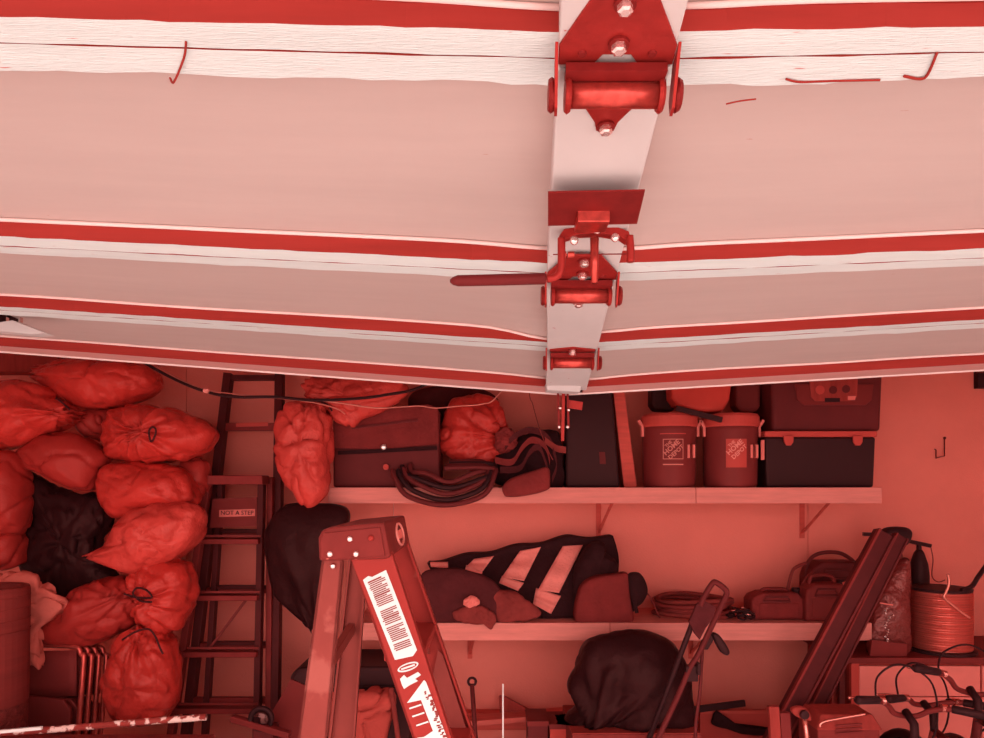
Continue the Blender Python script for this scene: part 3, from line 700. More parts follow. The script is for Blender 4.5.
# ------------------------------------------------------------------ fuel cans
def fuel_can(x0, x1, ytop, Y, th, m, label, arch=None, slope=0):
    a = U(x0,0,Y).x; c = U(x1,0,Y).x; zt_ = U(0,ytop,Y).z
    t = thing('fuel_can', Vector(((a+c)/2, Y+th/2, ZL)), label, 'fuel can', 'fuel cans on the lower shelf')
    w = c-a; h = zt_-ZL
    prof = [(0,0),(w,0),(w,h*.72),(w*.86,h),(w*.22,h),(w*.05,h*.86),(0,h*.7)]
    body = B().prism([Vector((a+x, Y, ZL+z)) for x, z in prof], (0,th,0)).build('body', m, t, bevel=.016, seg=3)
    hp = [Vector((a+w*x, Y+th/2, ZL+h*z)) for x, z in (arch or ((.2,.96),(.24,1.16),(.5,1.2),(.72,1.14),(.78,.96)))]
    B().tube(catmull(hp, 6, False), .011, 8).build('handle', m, t, smooth=True)
    q = Vector((a+w*.92, Y+th/2, ZL+h*.86))
    B().lathe([(.024,-.01),(.024,.035),(.018,.04)], q, 16).build('cap', 'black', t)
    # pressed panel and hand grip recess rim
    B().prism([Vector((a+w*x, Y-.004, ZL+h*z)) for x, z in ((.14,.10),(.86,.10),(.86,.62),(.14,.62))], (0,.006,0)).build('pressed_panel', m, t, bevel=.003)
    B().tube([Vector((a+w*x, Y-.003, ZL+h*z)) for x, z in ((.2,.7),(.7,.7),(.66,.86),(.26,.86))], .006, 6, closed=True).build('grip_rim', 'dark_red', t)
    return t
fuel_can(752, 806, 593, 3.84, .14, 'maroon_cloth', 'short maroon fuel can nearest the chain heap', arch=((.25,.95),(.3,1.06),(.5,1.08),(.68,1.06),(.72,.95)))
fuel_can(806, 850, 584, 3.80, .13, 'maroon', 'mid-sized dark fuel can in front of the arched-handle can')
fuel_can(810, 868, 562, 3.98, .15, 'dark_red', 'tall dark fuel can with a wide arched handle', arch=((.02,.62),(.06,.95),(.25,1.13),(.6,1.15),(.85,1.0),(.92,.85)))
B().tube(spath([(787,592),(791,575),(795,568),(806,563)], 3.93), .009, 8).build('fuel_hose', 'maroon', smooth=True, label='bent fuel hose rising behind the short can', cat='hose')
B().tube(spath([(799,590),(806,578),(813,572)], 3.92), .006, 8).build('fuel_nozzle', 'mid_cloth', smooth=True, label='thin nozzle tube between the fuel cans', cat='nozzle')
B().beam(U(843,584,3.72), U(868,573,3.74), .016, .012, (0,0,1)).build('wooden_stick', 'wood_pale', bevel=.003, label='short pale stick poking out left of leaning beams', cat='stick')

# ------------------------------------------------------------------ leaning beams and boards on the right
def to_floor(p, q, z=0.0):
    p = Vector(p); q = Vector(q); t = (z-p.z)/(q.z-p.z); return p + (q-p)*t
def lean(name, top, bot, w, th, m, label, cat, YT, YB, group=None, parts=None):
    p = U(top[0], top[1], YT); q = U(bot[0], bot[1], YB); q = to_floor(p, q, .01)
    side = Vector((1,0,0))
    t = thing(name, q, label, cat, group)
    B().beam(p, q, w, th, side).build('web', m, t, bevel=.003)
    for s in (-1, 1):
        a = (q-p).normalized(); sd = (side - a*side.dot(a)).normalized(); n = a.cross(sd)
        if n.y > 0: n = -n
        B().beam(p + sd*(s*w*.44)+n*(th*.5), q + sd*(s*w*.44)+n*(th*.5), w*.14, th*.5, side).build('flange', 'ladder_far' if s < 0 else 'dark_red', t, bevel=.002)
    return t
lean('leaning_beam', (884,533), (775,738), .088, .05, 'ladder_dark', 'dark channel beam leaning in front of the boards, left one', 'beam', 3.50, 3.38, 'leaning channel beams')
lean('leaning_beam', (900,536), (800,738), .066, .04, 'ladder_dark', 'dark channel beam leaning in front of the boards, right one', 'beam', 3.58, 3.46, 'leaning channel beams')
for k, (xt, xb, w, m) in enumerate(((818,814,.05,'wood_mid'),(827,825,.042,'wood_dark'),(835,834,.036,'wood_mid'),(842,841,.03,'wood_dark'))):
    p = U(xt, 645, 3.93-.05*k); q = U(xb, 738, 3.80-.05*k); q = to_floor(p, q, 0)
    B().beam(p, q, w, .02).build('leaning_board', m, bevel=.002, label=('wide reddish board leaning left of the bench', 'dark narrow board second from the left beside the bench', 'reddish narrow board third from the left beside the bench', 'darkest narrow board right beside the bench')[k], cat='board', group='boards leaning beside the bench')
# black pump behind the beams
pm = thing('hand_pump', Vector((U(890,0,3.95).x, 3.95, U(0,655,3.72).z)), 'black hand pump with a crossbar handle behind the leaning beams', 'pump')
zb_ = U(0,655,3.72).z
B().lathe([(.06,0),(.06,.45),(.045,.5),(.03,.52)], Vector((U(893,0,3.95).x, 3.95, zb_)), 20).build('barrel', 'dark_red', pm, smooth=False)
b = B(); puff(b, [(878,536),(886,528),(903,527),(910,533),(905,545),(890,548),(880,544)], 3.90, .05, amp=.004, power=.5); b.build('head', 'black', pm, smooth=True)
B().beam(U(863,534,3.88), U(888,535,3.88), .02, .02, (0,0,1)).build('crossbar', 'black', pm, bevel=.003)
B().tube(spath([(873,536),(870,548),(864,556),(858,562),(855,572)], 3.90), .014, 8).build('hose', 'black', pm, smooth=True)

# ------------------------------------------------------------------ workbench cabinet on the right
YB = 3.70; ZB = U(0,657,YB).z
bx0 = U(850,0,YB).x; bx1 = XR-.02
wbk = thing('workbench', Vector(((bx0+bx1)/2, 3.95, 0)), 'workbench with pale front panels and dark top in the right corner', 'workbench')
B().box((bx0-.02, YB-.02, ZB-.03),(bx1, FRONT-.02, ZB)).build('top', 'maroon', wbk, bevel=.003)
B().box((bx0, YB+.01, .06),(bx1-.02, FRONT-.04, ZB-.03)).build('carcass', 'wood_mid', wbk)
xa = bx0+.045
for z0_, z1_ in ((ZB-.20, ZB-.045), (.1, ZB-.205)):
    for q0, q1 in ((xa, xa+.62), (xa+.63, bx1-.04)):
        B().box((q0, YB-.008, z0_),(q1, YB+.01, z1_)).build('front_panel', 'bench_white', wbk, bevel=.003)
B().box((bx0, YB-.014, 0),(bx0+.04, YB+.01, ZB-.03)).build('leg', 'cooler_lid', wbk, bevel=.002)
# clear bag of parts
cl = thing('parts_bag', Vector((U(888,0,3.8).x, 3.8, ZB)), 'glossy clear bag of small parts standing on the workbench', 'bag')
b = B(); puff(b, [(868,655),(872,610),(884,582),(906,556),(910,580),(908,620),(907,655)], 3.80, .06, amp=.012, freq=18, seed=15)
for v in b.v: v.z = max(v.z, ZB)
b.build('body', 'clear_bag', cl, smooth=True)
rnd = random.Random(8)
for k in range(16):  # pale bits set on the bag's front as modelled highlights
    p = U(rnd.uniform(885,893), 608+k*2.4, 3.725)
    B().lathe([(.002,-.005),(.007,0),(.002,.005)], p, 6, Matrix.Rotation(rnd.random()*3, 3, 'X')).build('glint_bit', 'bolt', cl)
B().beam(U(880,603,3.735), U(893,605,3.735), .006, .004, (0,0,1)).build('zip_edge', 'pale_plastic', cl)
B().prism([Vector((v.x, v.y, max(v.z, ZB))) for v in [U(a,c,3.72) for a,c in ((872,640),(907,644),(907,656),(870,656))]], (0,.02,0)).build('card', 'maroon', cl)
# black bottle with T handle
bt = thing('spray_bottle', Vector((U(919,0,4.1).x, 4.1, ZB)), 'tall black bottle with T-shaped pump handle behind the wire spool', 'bottle')
zt_ = U(0,550,4.1).z-ZB; r_ = .053
B().lathe([(r_,0),(r_,zt_*.72),(r_*.86,zt_*.85),(r_*.5,zt_*.97),(r_*.3,zt_)], ORG[bt], 24).build('body', 'black', bt, smooth=True)
B().lathe([(.014,zt_-.01),(.012,zt_+.04)], ORG[bt], 12).build('neck', 'black', bt)
B().beam(U(908,541,4.1), U(931,546,4.1), .022, .02, (0,0,1)).build('t_handle', 'black', bt, bevel=.004)
B().tube(spath([(931,548),(933,560),(932,576),(938,582),(945,580)], 4.1), .003, 6).build('tube', 'maroon', bt, smooth=True)
# wire spool
ws = thing('wire_spool', Vector((U(943,0,3.83).x, 3.85, ZB)), 'big spool wound with pale shiny wire standing on the workbench', 'spool')
cx_ = ORG[ws]; rs = .148
B().lathe([(rs*1.13,0),(rs*1.13,.014),(rs*1.0,.016)], cx_, 40).build('bottom_flange', 'black', ws)
prof = [(rs*.97,.016)]; H = U(0,592,3.72).z-ZB
nn = 80
for k in range(nn):
    z_ = .02+(H-.03)*k/nn; prof += [(rs*(.992+.004*math.sin(k*1.7)), z_), (rs*(1.0+.003*math.sin(k*2.3)), z_+(H-.03)/nn*.5)]
B().lathe(prof+[(rs*.97,H-.008)], cx_, 48).build('wire_winding', 'wire_spool', ws, smooth=False)
B().lathe([(rs*.98,H-.008),(rs*1.0,H+.006),(rs*.3,H+.008)], cx_, 40).build('top_flange', 'black', ws)
B().tube(spath([(948,574),(949,583),(946,592),(944,597),(950,603),(960,611),(970,618)], 3.68), .007, 8).build('wire_hook', 'copper', ws, smooth=True)
B().tube(spath([(962,590,3.72),(972,586,3.74),(978,577,3.8),(986,566,3.85),(1000,545,3.9)], 3.8), .012, 8).build('black_lever', 'black', ws, smooth=True)
# wall hook, black sensor box
hk = thing('wall_hook', U(941, 458, FRONT-.02), 'thin bent wire hook on the bare wall right of upper shelf', 'hook')
B().tube([U(944.5,438,FRONT-.008), U(944.5,456,FRONT-.02), U(936,458,FRONT-.05), U(936,450,FRONT-.055), U(934.5,449,FRONT-.055)], .0035, 6).build('wire', 'dark_red', hk, smooth=True)
B().lathe([(.008,0),(.008,.006)], U(945,438,FRONT-.006), 10, Matrix(((1,0,0),(0,0,1),(0,1,0)))).build('screw_plate', 'dark_red', hk)
sx = thing('wall_box', U(985, 387, FRONT), 'small black box fixed high on the wall at right', 'box')
B().box(tuple(U(978,388,FRONT-.04)), (U(1000,0,FRONT).x, FRONT, U(0,370,FRONT).z)).build('housing', 'black', sx, bevel=.003)
B().box((U(977,0,FRONT-.04).x, FRONT-.046, U(0,374,FRONT).z), (U(1000,0,FRONT).x, FRONT-.03, U(0,371,FRONT).z)).build('lid', 'dark_red', sx)

# ------------------------------------------------------------------ pile of stuffed bags by the left wall
LB = [
 ('top flat red bag of the pile with a pointed left end', [(38,376),(52,364),(80,358),(115,358),(145,364),(158,374),(160,386),(150,397),(128,406),(100,411),(75,408),(58,396)], 3.80, .17, 'bag_red', [], [[(44,383),(80,386),(115,390),(150,384)]], (40,377)),
 ('red bag at the left edge with its knot pointing right', [(-40,390),(-10,382),(20,380),(45,384),(60,398),(75,409),(77,418),(66,428),(40,442),(10,450),(-30,450),(-50,420)], 3.66, .17, 'bag_red', [[(56,398),(64,404),(70,410)]], [[(5,400),(30,394),(55,398)]], (74,415)),
 ('red bag with a dark drawstring loop facing outward', [(106,420),(122,409),(150,404),(178,410),(205,422),(217,434),(208,450),(185,460),(150,462),(118,460),(105,448)], 3.74, .18, 'bag_red', [[(150,440),(149,431),(153,427),(156,431),(153,440),(150,441)]], [], (152,434)),
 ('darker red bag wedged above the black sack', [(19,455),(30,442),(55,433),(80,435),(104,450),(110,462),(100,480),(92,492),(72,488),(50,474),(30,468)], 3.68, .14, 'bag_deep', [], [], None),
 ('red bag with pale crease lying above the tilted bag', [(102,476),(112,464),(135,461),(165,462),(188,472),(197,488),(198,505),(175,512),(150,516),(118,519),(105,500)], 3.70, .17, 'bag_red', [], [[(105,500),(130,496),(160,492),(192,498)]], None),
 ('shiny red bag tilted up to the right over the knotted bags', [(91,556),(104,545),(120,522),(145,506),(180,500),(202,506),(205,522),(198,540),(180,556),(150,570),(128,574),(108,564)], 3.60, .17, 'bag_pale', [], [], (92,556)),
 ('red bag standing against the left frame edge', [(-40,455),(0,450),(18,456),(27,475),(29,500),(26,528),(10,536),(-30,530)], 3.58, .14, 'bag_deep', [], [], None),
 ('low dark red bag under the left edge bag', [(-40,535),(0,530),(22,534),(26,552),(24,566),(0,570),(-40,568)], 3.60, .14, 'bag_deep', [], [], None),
 ('knotted red bag with wrinkles radiating from its dark tie', [(130,575),(142,560),(165,556),(186,566),(193,590),(190,614),(178,628),(160,630),(140,622),(130,602)], 3.62, .15, 'bag_red', [[(124,594),(135,597),(146,598),(152,597),(146,590),(137,588),(133,594),(141,601),(152,602)]], [], (148,597)),
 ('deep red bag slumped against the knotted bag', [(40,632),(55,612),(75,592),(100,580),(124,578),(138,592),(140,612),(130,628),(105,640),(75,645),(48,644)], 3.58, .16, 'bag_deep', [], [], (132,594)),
 ('upright red bag tied at the top beside the folding chairs', [(104,680),(112,655),(130,636),(148,628),(166,634),(176,655),(178,690),(170,712),(150,724),(125,724),(108,708)], 3.55, .15, 'bag_red', [[(122,640),(135,632),(148,629),(155,636),(160,648),(163,654)]], [[(134,650),(130,680),(128,712)]], (146,630)),
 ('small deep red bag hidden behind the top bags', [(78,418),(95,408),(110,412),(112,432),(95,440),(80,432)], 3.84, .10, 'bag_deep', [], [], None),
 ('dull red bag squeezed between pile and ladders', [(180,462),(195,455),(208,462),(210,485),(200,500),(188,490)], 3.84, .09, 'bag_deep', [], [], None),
]
for k, (lb, ol, Y, D, m, tie, seam, kn) in enumerate(LB):
    bag('stuffed_bag', lb, ol, Y, D, m, group=G1, tie=tie or None, seam=None, knot=kn, kamp=.03, seed=20+k, amp=.018, crease=.016)
bag('black_sack', 'limp black plastic sack among the red bags', [(27,470),(45,478),(75,490),(102,498),(112,520),(98,545),(115,572),(122,590),(100,604),(75,610),(50,596),(25,580),(22,540),(24,500)], 3.72, .10, 'bag_black', seed=41, amp=.03, freq=11, crease=.03)
bag('black_sack', 'drooping black plastic sack hanging beside the wall ladders', [(272,520),(285,506),(310,503),(335,502),(350,512),(346,540),(340,580),(330,610),(316,628),(300,620),(282,596),(268,560),(266,535)], 3.70, .12, 'bag_black', seed=42, amp=.012, knot=(318,630), kamp=.05, klen=.3)
# slack grey tarp far left wall high up and background box
B().box(tuple(U(-20,372,4.10)), (U(58,0,4.1).x, FRONT-.01, U(0,340,4.1).z)).build('cardboard_box', 'wood_mid', bevel=.004, label='cardboard box high behind the bag pile at left', cat='box')

# paper sack and carpet roll at the left edge
bag('paper_sack', 'pale empty paper sack draped behind the carpet roll', [(-30,578),(10,573),(32,575),(48,583),(67,602),(62,612),(44,628),(41,645),(42,668),(34,664),(27,668),(15,668),(0,660),(-30,640)], 3.42, .05, 'paper', seed=43, amp=.012, freq=10, crease=.05, power=.4)
cr_ = thing('carpet_roll', Vector((U(-20,0,3.18).x, 3.18, 0)), 'standing roll of carpet with fuzzy lower half at left edge', 'carpet roll')
Hc = U(0,590,3.1).z; rc = .19
B().lathe([(rc*.97,Hc*.62),(rc*.985,Hc*.8),(rc,Hc-.015),(rc*.97,Hc),(rc*.80,Hc-.002),(rc*.78,Hc-.03)], ORG[cr_], 40).build('wrapped_top', 'drum', cr_, smooth=False)
B().lathe([(rc*.95,0),(rc*.96,Hc*.62)], ORG[cr_], 40).build('pile_body', 'carpet', cr_, smooth=False)
for k in range(4):
    B().lathe([(rc*(.99),-.004),(rc*1.006,0),(rc*.99,.004)], ORG[cr_]+Vector((0,0,Hc-.04-.05*k)), 40).build('band', 'drum', cr_)

# ------------------------------------------------------------------ folded chairs
def chair(k, label):
    Y = 3.50+.05*k; dx = 7.5*k
    t = thing('folding_chair', Vector((U(40+dx,0,Y).x, Y, 0)), label, 'chair', 'folded metal chairs stacked upright')
    P = lambda a, c: U(a+dx, c, Y)
    zt_ = P(0,646).z
    xl = P(-10,0).x; xr = P(84,0).x
    pts = [Vector((xl-.02,Y-.10,.02)), Vector((xl,Y-.01,zt_-.14)), Vector((xl+.02,Y,zt_-.03)), Vector((xl+.06,Y,zt_)), Vector((xr-.07,Y,zt_)), Vector((xr-.015,Y,zt_-.04)), Vector((xr,Y-.01,zt_-.14)), Vector((xr-.03,Y-.10,.02))]
    B().tube(catmull(pts, 6, False), .0125, 10).build('frame', 'tube_metal', t, smooth=True)
    pts = [Vector((xl+.02,Y+.03,.02)), Vector((xl+.03,Y+.02,zt_-.30)), Vector((xr-.05,Y+.02,zt_-.30)), Vector((xr-.02,Y+.03,.02))]
    B().tube(pts, .011, 8).build('rear_leg_frame', 'tube_metal', t, smooth=True)
    bb = B(); bb.sheet(lambda u, v: (xl+.03+(xr-xl-.06)*u, Y-.012-.012*math.sin(math.pi*u), zt_-.02-.22*v), 10, 3, (0,.008,0)); bb.build('backrest', 'maroon', t, smooth=True)
    z1 = zt_-.235
    sq = [(xl+.02,z1-.42),(xl+.02,z1-.05),(xl+.05,z1-.01),((xl+xr)/2,z1+.008),(xr-.07,z1-.01),(xr-.035,z1-.06),(xr-.045,z1-.42)]
    B().prism([Vector((x,Y-.055,z)) for x, z in sq], (0,.025,0)).build('seat', 'maroon', t, bevel=.006)
    return t
for k, l in enumerate(('frontmost folded metal chair beside the carpet roll', 'second folded metal chair from the front of its stack', 'third folded metal chair from the front of its stack', 'rearmost folded metal chair, nearest the upright red bag')): chair(k, l)

# ------------------------------------------------------------------ ladders against the back wall
def rungbox(b, p, q, h, d, mi=0):
    p = Vector(p); q = Vector(q)
    return b.beam(p, q, h, d, (0,0,1), mi)
la = thing('straight_ladder', Vector((U(238,0,4.0).x, 4.0, 0)), 'tall dark straight ladder leaning on the back wall', 'ladder')
YA = 4.10
l0 = U(229,374,YA); l1 = to_floor(U(229,374,YA), U(186,738,YA-.25)); r0 = U(280,374,YA); r1 = to_floor(U(280,374,YA), U(275,738,YA-.25))
B().beam(l0, l1, .045, .06).build('rail', 'ladder_dark', la, bevel=.003); B().beam(r0, r1, .045, .06).build('rail', 'ladder_dark', la, bevel=.003)
for py, h, m in ((378,.03,'ladder_dark'),(427,.045,'ladder_far'),(480,.03,'ladder_far'),(535,.03,'ladder_far'),(590,.03,'ladder_far'),(645,.03,'ladder_far'),(700,.03,'ladder_far')):
    t_ = (py-374)/364; b = B()
    pl_ = U(229-43*t_, py, YA-.25*t_); pr_ = U(280-5*t_, py, YA-.25*t_)
    rungbox(b, pl_, pr_, h, .04).build('rung', m, la, bevel=.003)
B().prism([U(236,423,YA-.07), U(268,422,YA-.07), U(268,426,YA-.07), U(236,427,YA-.07)], (0,.004,0)).build('sticker', 'cooler_lid', la)

lbk = thing('folded_stepladder', Vector((U(230,0,3.7).x, 3.75, 0)), 'red folded stepladder with warning label leaning in front of tall ladder', 'stepladder')
Y2 = 3.90; Y3 = 3.72
def LP(x0, x1, py, dy=0.0):
    t_ = (py-478)/260; return U(x0+(x1-x0)*t_, py, Y2-.12*t_+dy)
for (a, c, dy, w, m) in ((209,171,0,.035,'ladder_far'), (262,257,0,.032,'ladder_dark'), (222,205,.07,.028,'ladder_dark'), (271,269,.07,.03,'ladder_far')):
    B().beam(LP(a,c,478,dy), to_floor(LP(a,c,478,dy), LP(a,c,738,dy)), w, .05).build('rail', m, lbk, bevel=.003)
b = B(); b.beam(LP(204,171,480,-.03), LP(266,257,480,-.03), .05, .12, (0,0,1)); b.build('top_cap', 'ladder_far', lbk, bevel=.006)
for py in (541, 597, 653, 709):
    b = B(); b.beam(LP(210,172,py,-.02), LP(262,257,py,-.02), .028, .09, (0,0,1)); b.build('step', 'ladder_far', lbk, bevel=.003)
    b = B(); b.beam(LP(212,174,py-5,-.066), LP(262,257,py-5,-.066), .012, .006, (0,0,1)); b.build('step_lip', 'maroon', lbk)
    b = B(); b.beam(LP(224,207,py-10,.08), LP(270,268,py-10,.08), .02, .03, (0,0,1)); b.build('rear_rung', 'ladder_dark', lbk)
wl = B().prism([LP(213,207,499,-.03), LP(257,256,497,-.03), LP(257,256,526,-.03), LP(211,205,528,-.03)], (0,.012,0)).build('warning_plate', 'maroon', lbk)
tg = B().prism([LP(220,214,510,-.034), LP(255,254,509,-.034), LP(255,254,516,-.034), LP(220,214,517,-.034)], (0,.003,0)).build('warning_strip', 'pale_plastic', lbk)
c_ = (LP(220,214,513.5,-.037)+LP(255,254,512.5,-.037))/2
text_mesh('NOT A STEP', .032, Matrix.Translation(c_) @ Matrix.Rotation(math.radians(90), 4, 'X'), 'lettering', 'black', lbk)
b = B(); b.beam(LP(213,206,650,-.02), LP(252,252,592,.02), .012, .008); b.build('brace', 'maroon', lbk)

# ------------------------------------------------------------------ stepladder in the foreground
YN, YFR = 1.70, 2.06
sl_ = thing('stepladder', Vector((-.30, 1.88, 0)), 'red stepladder with white instruction label standing in the foreground', 'stepladder')
cap = [(319,561),(318,538),(322,530),(330,527),(384,522),(391,557),(384,559)]
cp_ = B().prism([U(a, c, YN-.012) for a, c in cap], (0,YFR-YN+.03,.0)).build('top_cap', ['ladder_cap'], sl_, bevel=.006, label='worn plastic top cap')
B().prism([U(a, c, YN-.016) for a, c in ((321,560),(320,540),(324,533),(380,527),(385,556))], (0,.01,0)).build('side_plate', 'ladder_cap', cp_, bevel=.002)
for a, c in ((330,554),(350,539),(356,554),(371,538)):
    B().lathe([(.0075,0),(.0065,.004),(.003,.006)], U(a,c,YN-.016), 14, Matrix(((1,0,0),(0,0,-1),(0,1,0)))).build('rivet', 'bolt' if a != 371 else 'ladder_red', cp_, smooth=True)
# round emblem on the front of the cap
e0 = U(388,540,YN); xe = U(389,541,YN).x+.0
dirn = Vector((U(391,557,YN)-U(384,522,YN))); dirn.normalize(); nrm = Vector((-dirn.z, 0, dirn.x)); nrm = nrm if nrm.x > 0 else -nrm
ce = U(387.5,540,YN); ce.y = (YN+YFR)/2+.02
Me = Matrix((Vector((0,1,0)), dirn, nrm)).transposed()
b = B(); b.tube([ce + nrm*.004 + Me @ Vector((.062*math.cos(t), .028*math.sin(t), 0)) for t in [2*math.pi*i/28 for i in range(28)]], .0035, 6, closed=True); b.build('emblem_ring', 'print_light', cp_, smooth=True)
b = B(); b.prism([ce + nrm*.002 + Me @ Vector(v) for v in ((-.035,-.011,0),(.035,-.011,0),(.035,.011,0),(-.035,.011,0))], nrm*.004); b.build('emblem_bar', 'pale_plastic', cp_)
def frail(x_top, x_bot, y_top, w_top, w_bot, Y, m, far=False, th=.03):
    pass
def rail_pts(a, c, Y, splay):             # a: photo place near the cap, c: photo place at the bottom of the frame
    p = U(a[0], a[1], YN); q = U(c[0], c[1], YN); q = to_floor(p, q, 0.0)
    p.y = Y; q.y = Y + splay; return p, q
def channel(a0, c0, a1, c1, Y, sgn, m, flange, nm):  # rail with web and two flanges; a0/c0 left edge, a1/c1 right edge
    sp_ = sgn*.09
    p0, q0 = rail_pts(a0, c0, Y, sp_); p1, q1 = rail_pts(a1, c1, Y, sp_)
    th = Vector((0, .006*-sgn, 0))
    b = B(); b.hexa([p0, p1, p1+th, p0+th, q0, q1, q1+th, q0+th]) ; r = b.build(nm, m, sl_)
    fl = Vector((0, flange*-sgn, 0)); w = Vector((.006, 0, 0))
    for (p, q, s) in ((p0, q0, 1), (p1, q1, -1)):
        b = B(); b.hexa([p, p+w*s, p+w*s+fl, p+fl, q, q+w*s, q+w*s+fl, q+fl]); b.build('flange', m, r)
    return r, (p0, q0, p1, q1)
fr, FRP = channel((350,556),(415,738),(391,552),(453,738), YN, -1, 'ladder_red', .03, 'front_rail')
fr2, FRP2 = channel((350,556),(415,738),(391,552),(453,738), YFR, 1, 'ladder_red', .03, 'front_rail')
rr_, RRP = channel((322,557),(300,738),(343,557),(329,738), YN+.002, -1, 'ladder_side', .02, 'rear_rail')
rr2, RRP2 = channel((322,557),(300,738),(343,557),(329,738), YFR-.002, 1, 'ladder_side', .02, 'rear_rail')
B().lathe([(.007,0),(.006,.004),(.003,.006)], U(333,566,YN-.004), 12, Matrix(((1,0,0),(0,0,-1),(0,1,0)))).build('rivet', 'bolt', rr_, smooth=True)
def at_z(P, z):                            # left and right edge of a rail at height z
    out = []
    for p, q in ((P[0],P[1]),(P[2],P[3])):
        t = (z-p.z)/(q.z-p.z); out.append(p + (q-p)*t)
    return out
zs1 = U(0,652,YN).z
z_ = U(0,628,1.98).z
for k in range(5):
    zz = z_-.30*k
    if zz < .1: break
    n0, n1 = at_z(FRP, zz); f0, f1 = at_z(FRP2, zz)
    o_ = Vector((0,.006,0)); dn = Vector((0,0,-.022))
    b = B(); b.hexa([n0+o_+dn, n1+o_+dn, f1-o_+dn, f0-o_+dn, n0+o_, n1+o_, f1-o_, f0-o_]); b.build('step', 'ladder_red', sl_, bevel=.003)
    for e0_, e1_, f_ in ((n1, n0, 1), (f1, f0, -1)):
        p = (e0_*.7+e1_*.3) + Vector((0,.008*f_,-.09)); q = (e0_*.7+e1_*.3) + Vector((0,.11*f_,-.022))
        B().beam(p, q, .022, .003).build('knee_brace', 'ladder_side', sl_)
zz = U(0,672,YN).z
for k in range(3):
    n0, n1 = at_z(RRP, zz-.45*k); f0, f1 = at_z(RRP2, zz-.45*k)
    B().beam((n0+n1)/2 + Vector((0,.004,-.01)), (f0+f1)/2+Vector((0,-.004,.03)), .03, .02, (0,0,1)).build('rear_brace', 'ladder_side', sl_, bevel=.002)
n0, n1 = at_z(FRP, U(0,700,YN).z); m0, m1 = at_z(RRP, U(0,690,YN).z)
# feet
for P in (FRP, FRP2, RRP, RRP2):
    a, c = P[1], P[3]; B().box((min(a.x,c.x)-.01, a.y-.025, 0),(max(a.x,c.x)+.01, a.y+.025, .05)).build('foot', 'black', sl_, bevel=.004)
# labels on the near front rail
def on_rail(px, py, e=.003):
    p = U(px, py, YN); t = (p.z-FRP[0].z)/(FRP[1].z-FRP[0].z); y = FRP[0].y + (FRP[1].y-FRP[0].y)*t
    return U(px, py, y-e)
def decal(nm, pts, m, par, e=.0015): return B().prism([on_rail(a, c, e) for a, c in pts], (0,.0012,0)).build(nm, m, par)
lab = decal('instruction_label', [(363,580),(368,576),(372,577),(386,570),(417,650),(413,656),(395,660)], 'label_white', fr)
b = B(); rnd = random.Random(3)
for k in range(38):
    t = .04 + .92*k/38
    l = Vector((364,581)).lerp(Vector((394,657)), t); r = Vector((385,571.5)).lerp(Vector((416,649)), t)
    if k in (14, 15, 24, 33): continue
    s0 = .10+rnd.random()*.08; s1 = .90-rnd.random()*.25*(k % 3 == 0)
    p = l.lerp(r, s0); q = l.lerp(r, s1); h = .6 if k not in (0, 8, 20) else .85
    b.prism([on_rail(p.x,p.y-h,.0024), on_rail(q.x,q.y-h,.0024), on_rail(q.x,q.y+h,.0024), on_rail(p.x,p.y+h,.0024)], (0,.0006,0))
b.build('printed_lines', 'label_ink', lab)
ov = decal('oval_logo', [(399+10.5*math.cos(t)+0*math.sin(t)+9, 667+4.2*math.sin(t)-3.2*math.cos(t)) for t in [2*math.pi*i/20 for i in range(20)]], 'label_white', fr)
decal('oval_logo_fill', [(408+8.8*math.cos(t), 667+2.6*math.sin(t)-2.6*math.cos(t)) for t in [2*math.pi*i/20 for i in range(20)]], 'ladder_red', ov, .0024)
decal('oval_logo_bar', [(401,668.6),(414.5,664),(415,665.6),(401.5,670.2)], 'label_white', ov, .003)
sm = decal('script_mark', [(400,679),(404,675),(407,678),(418,672),(421,675),(415,679),(418,681),(410,685),(404,689),(402,685)], 'label_white', fr)
tr = decal('pictogram_label', [(424,680),(426,682),(447,738),(452,752),(424,760),(417,738),(424,737),(433,731),(421,700),(407,703)], 'label_white', fr)
b = B(); rnd = random.Random(4)
for k in range(26):
    t = k/26; cx2 = 425.5+18*t + rnd.uniform(-1.5, 3.5); cy2 = 692+46*t; w_ = rnd.uniform(.8,2.2); h_ = rnd.uniform(.5,1.3)
    b.prism([on_rail(cx2-w_,cy2-h_+.3,.0024), on_rail(cx2+w_,cy2-h_-.3,.0024), on_rail(cx2+w_,cy2+h_-.3,.0024), on_rail(cx2-w_,cy2+h_+.3,.0024)], (0,.0006,0))
b.build('printed_lines', 'label_ink', tr)
b = B()
for x0_, y0_ in ((409,708),(412,716),(416,725)):
    b.prism([on_rail(x0_,y0_,.0018), on_rail(x0_+12,y0_-4,.0018), on_rail(x0_+12.6,y0_-2.6,.0018), on_rail(x0_+.6,y0_+1.4,.0018)], (0,.0008,0))
b.build('printed_bars', 'label_white', fr)
# sticker on the inner face of the far rail
def on_far(px, py): return U(px, py, YFR-.004)
fb = B().prism([on_far(438,650), on_far(443,655), on_far(454,690), on_far(469,738), on_far(455,750), on_far(440,738), on_far(430,690)], (0,.0015,0)).build('rail_sticker', 'ladder_side', fr2)

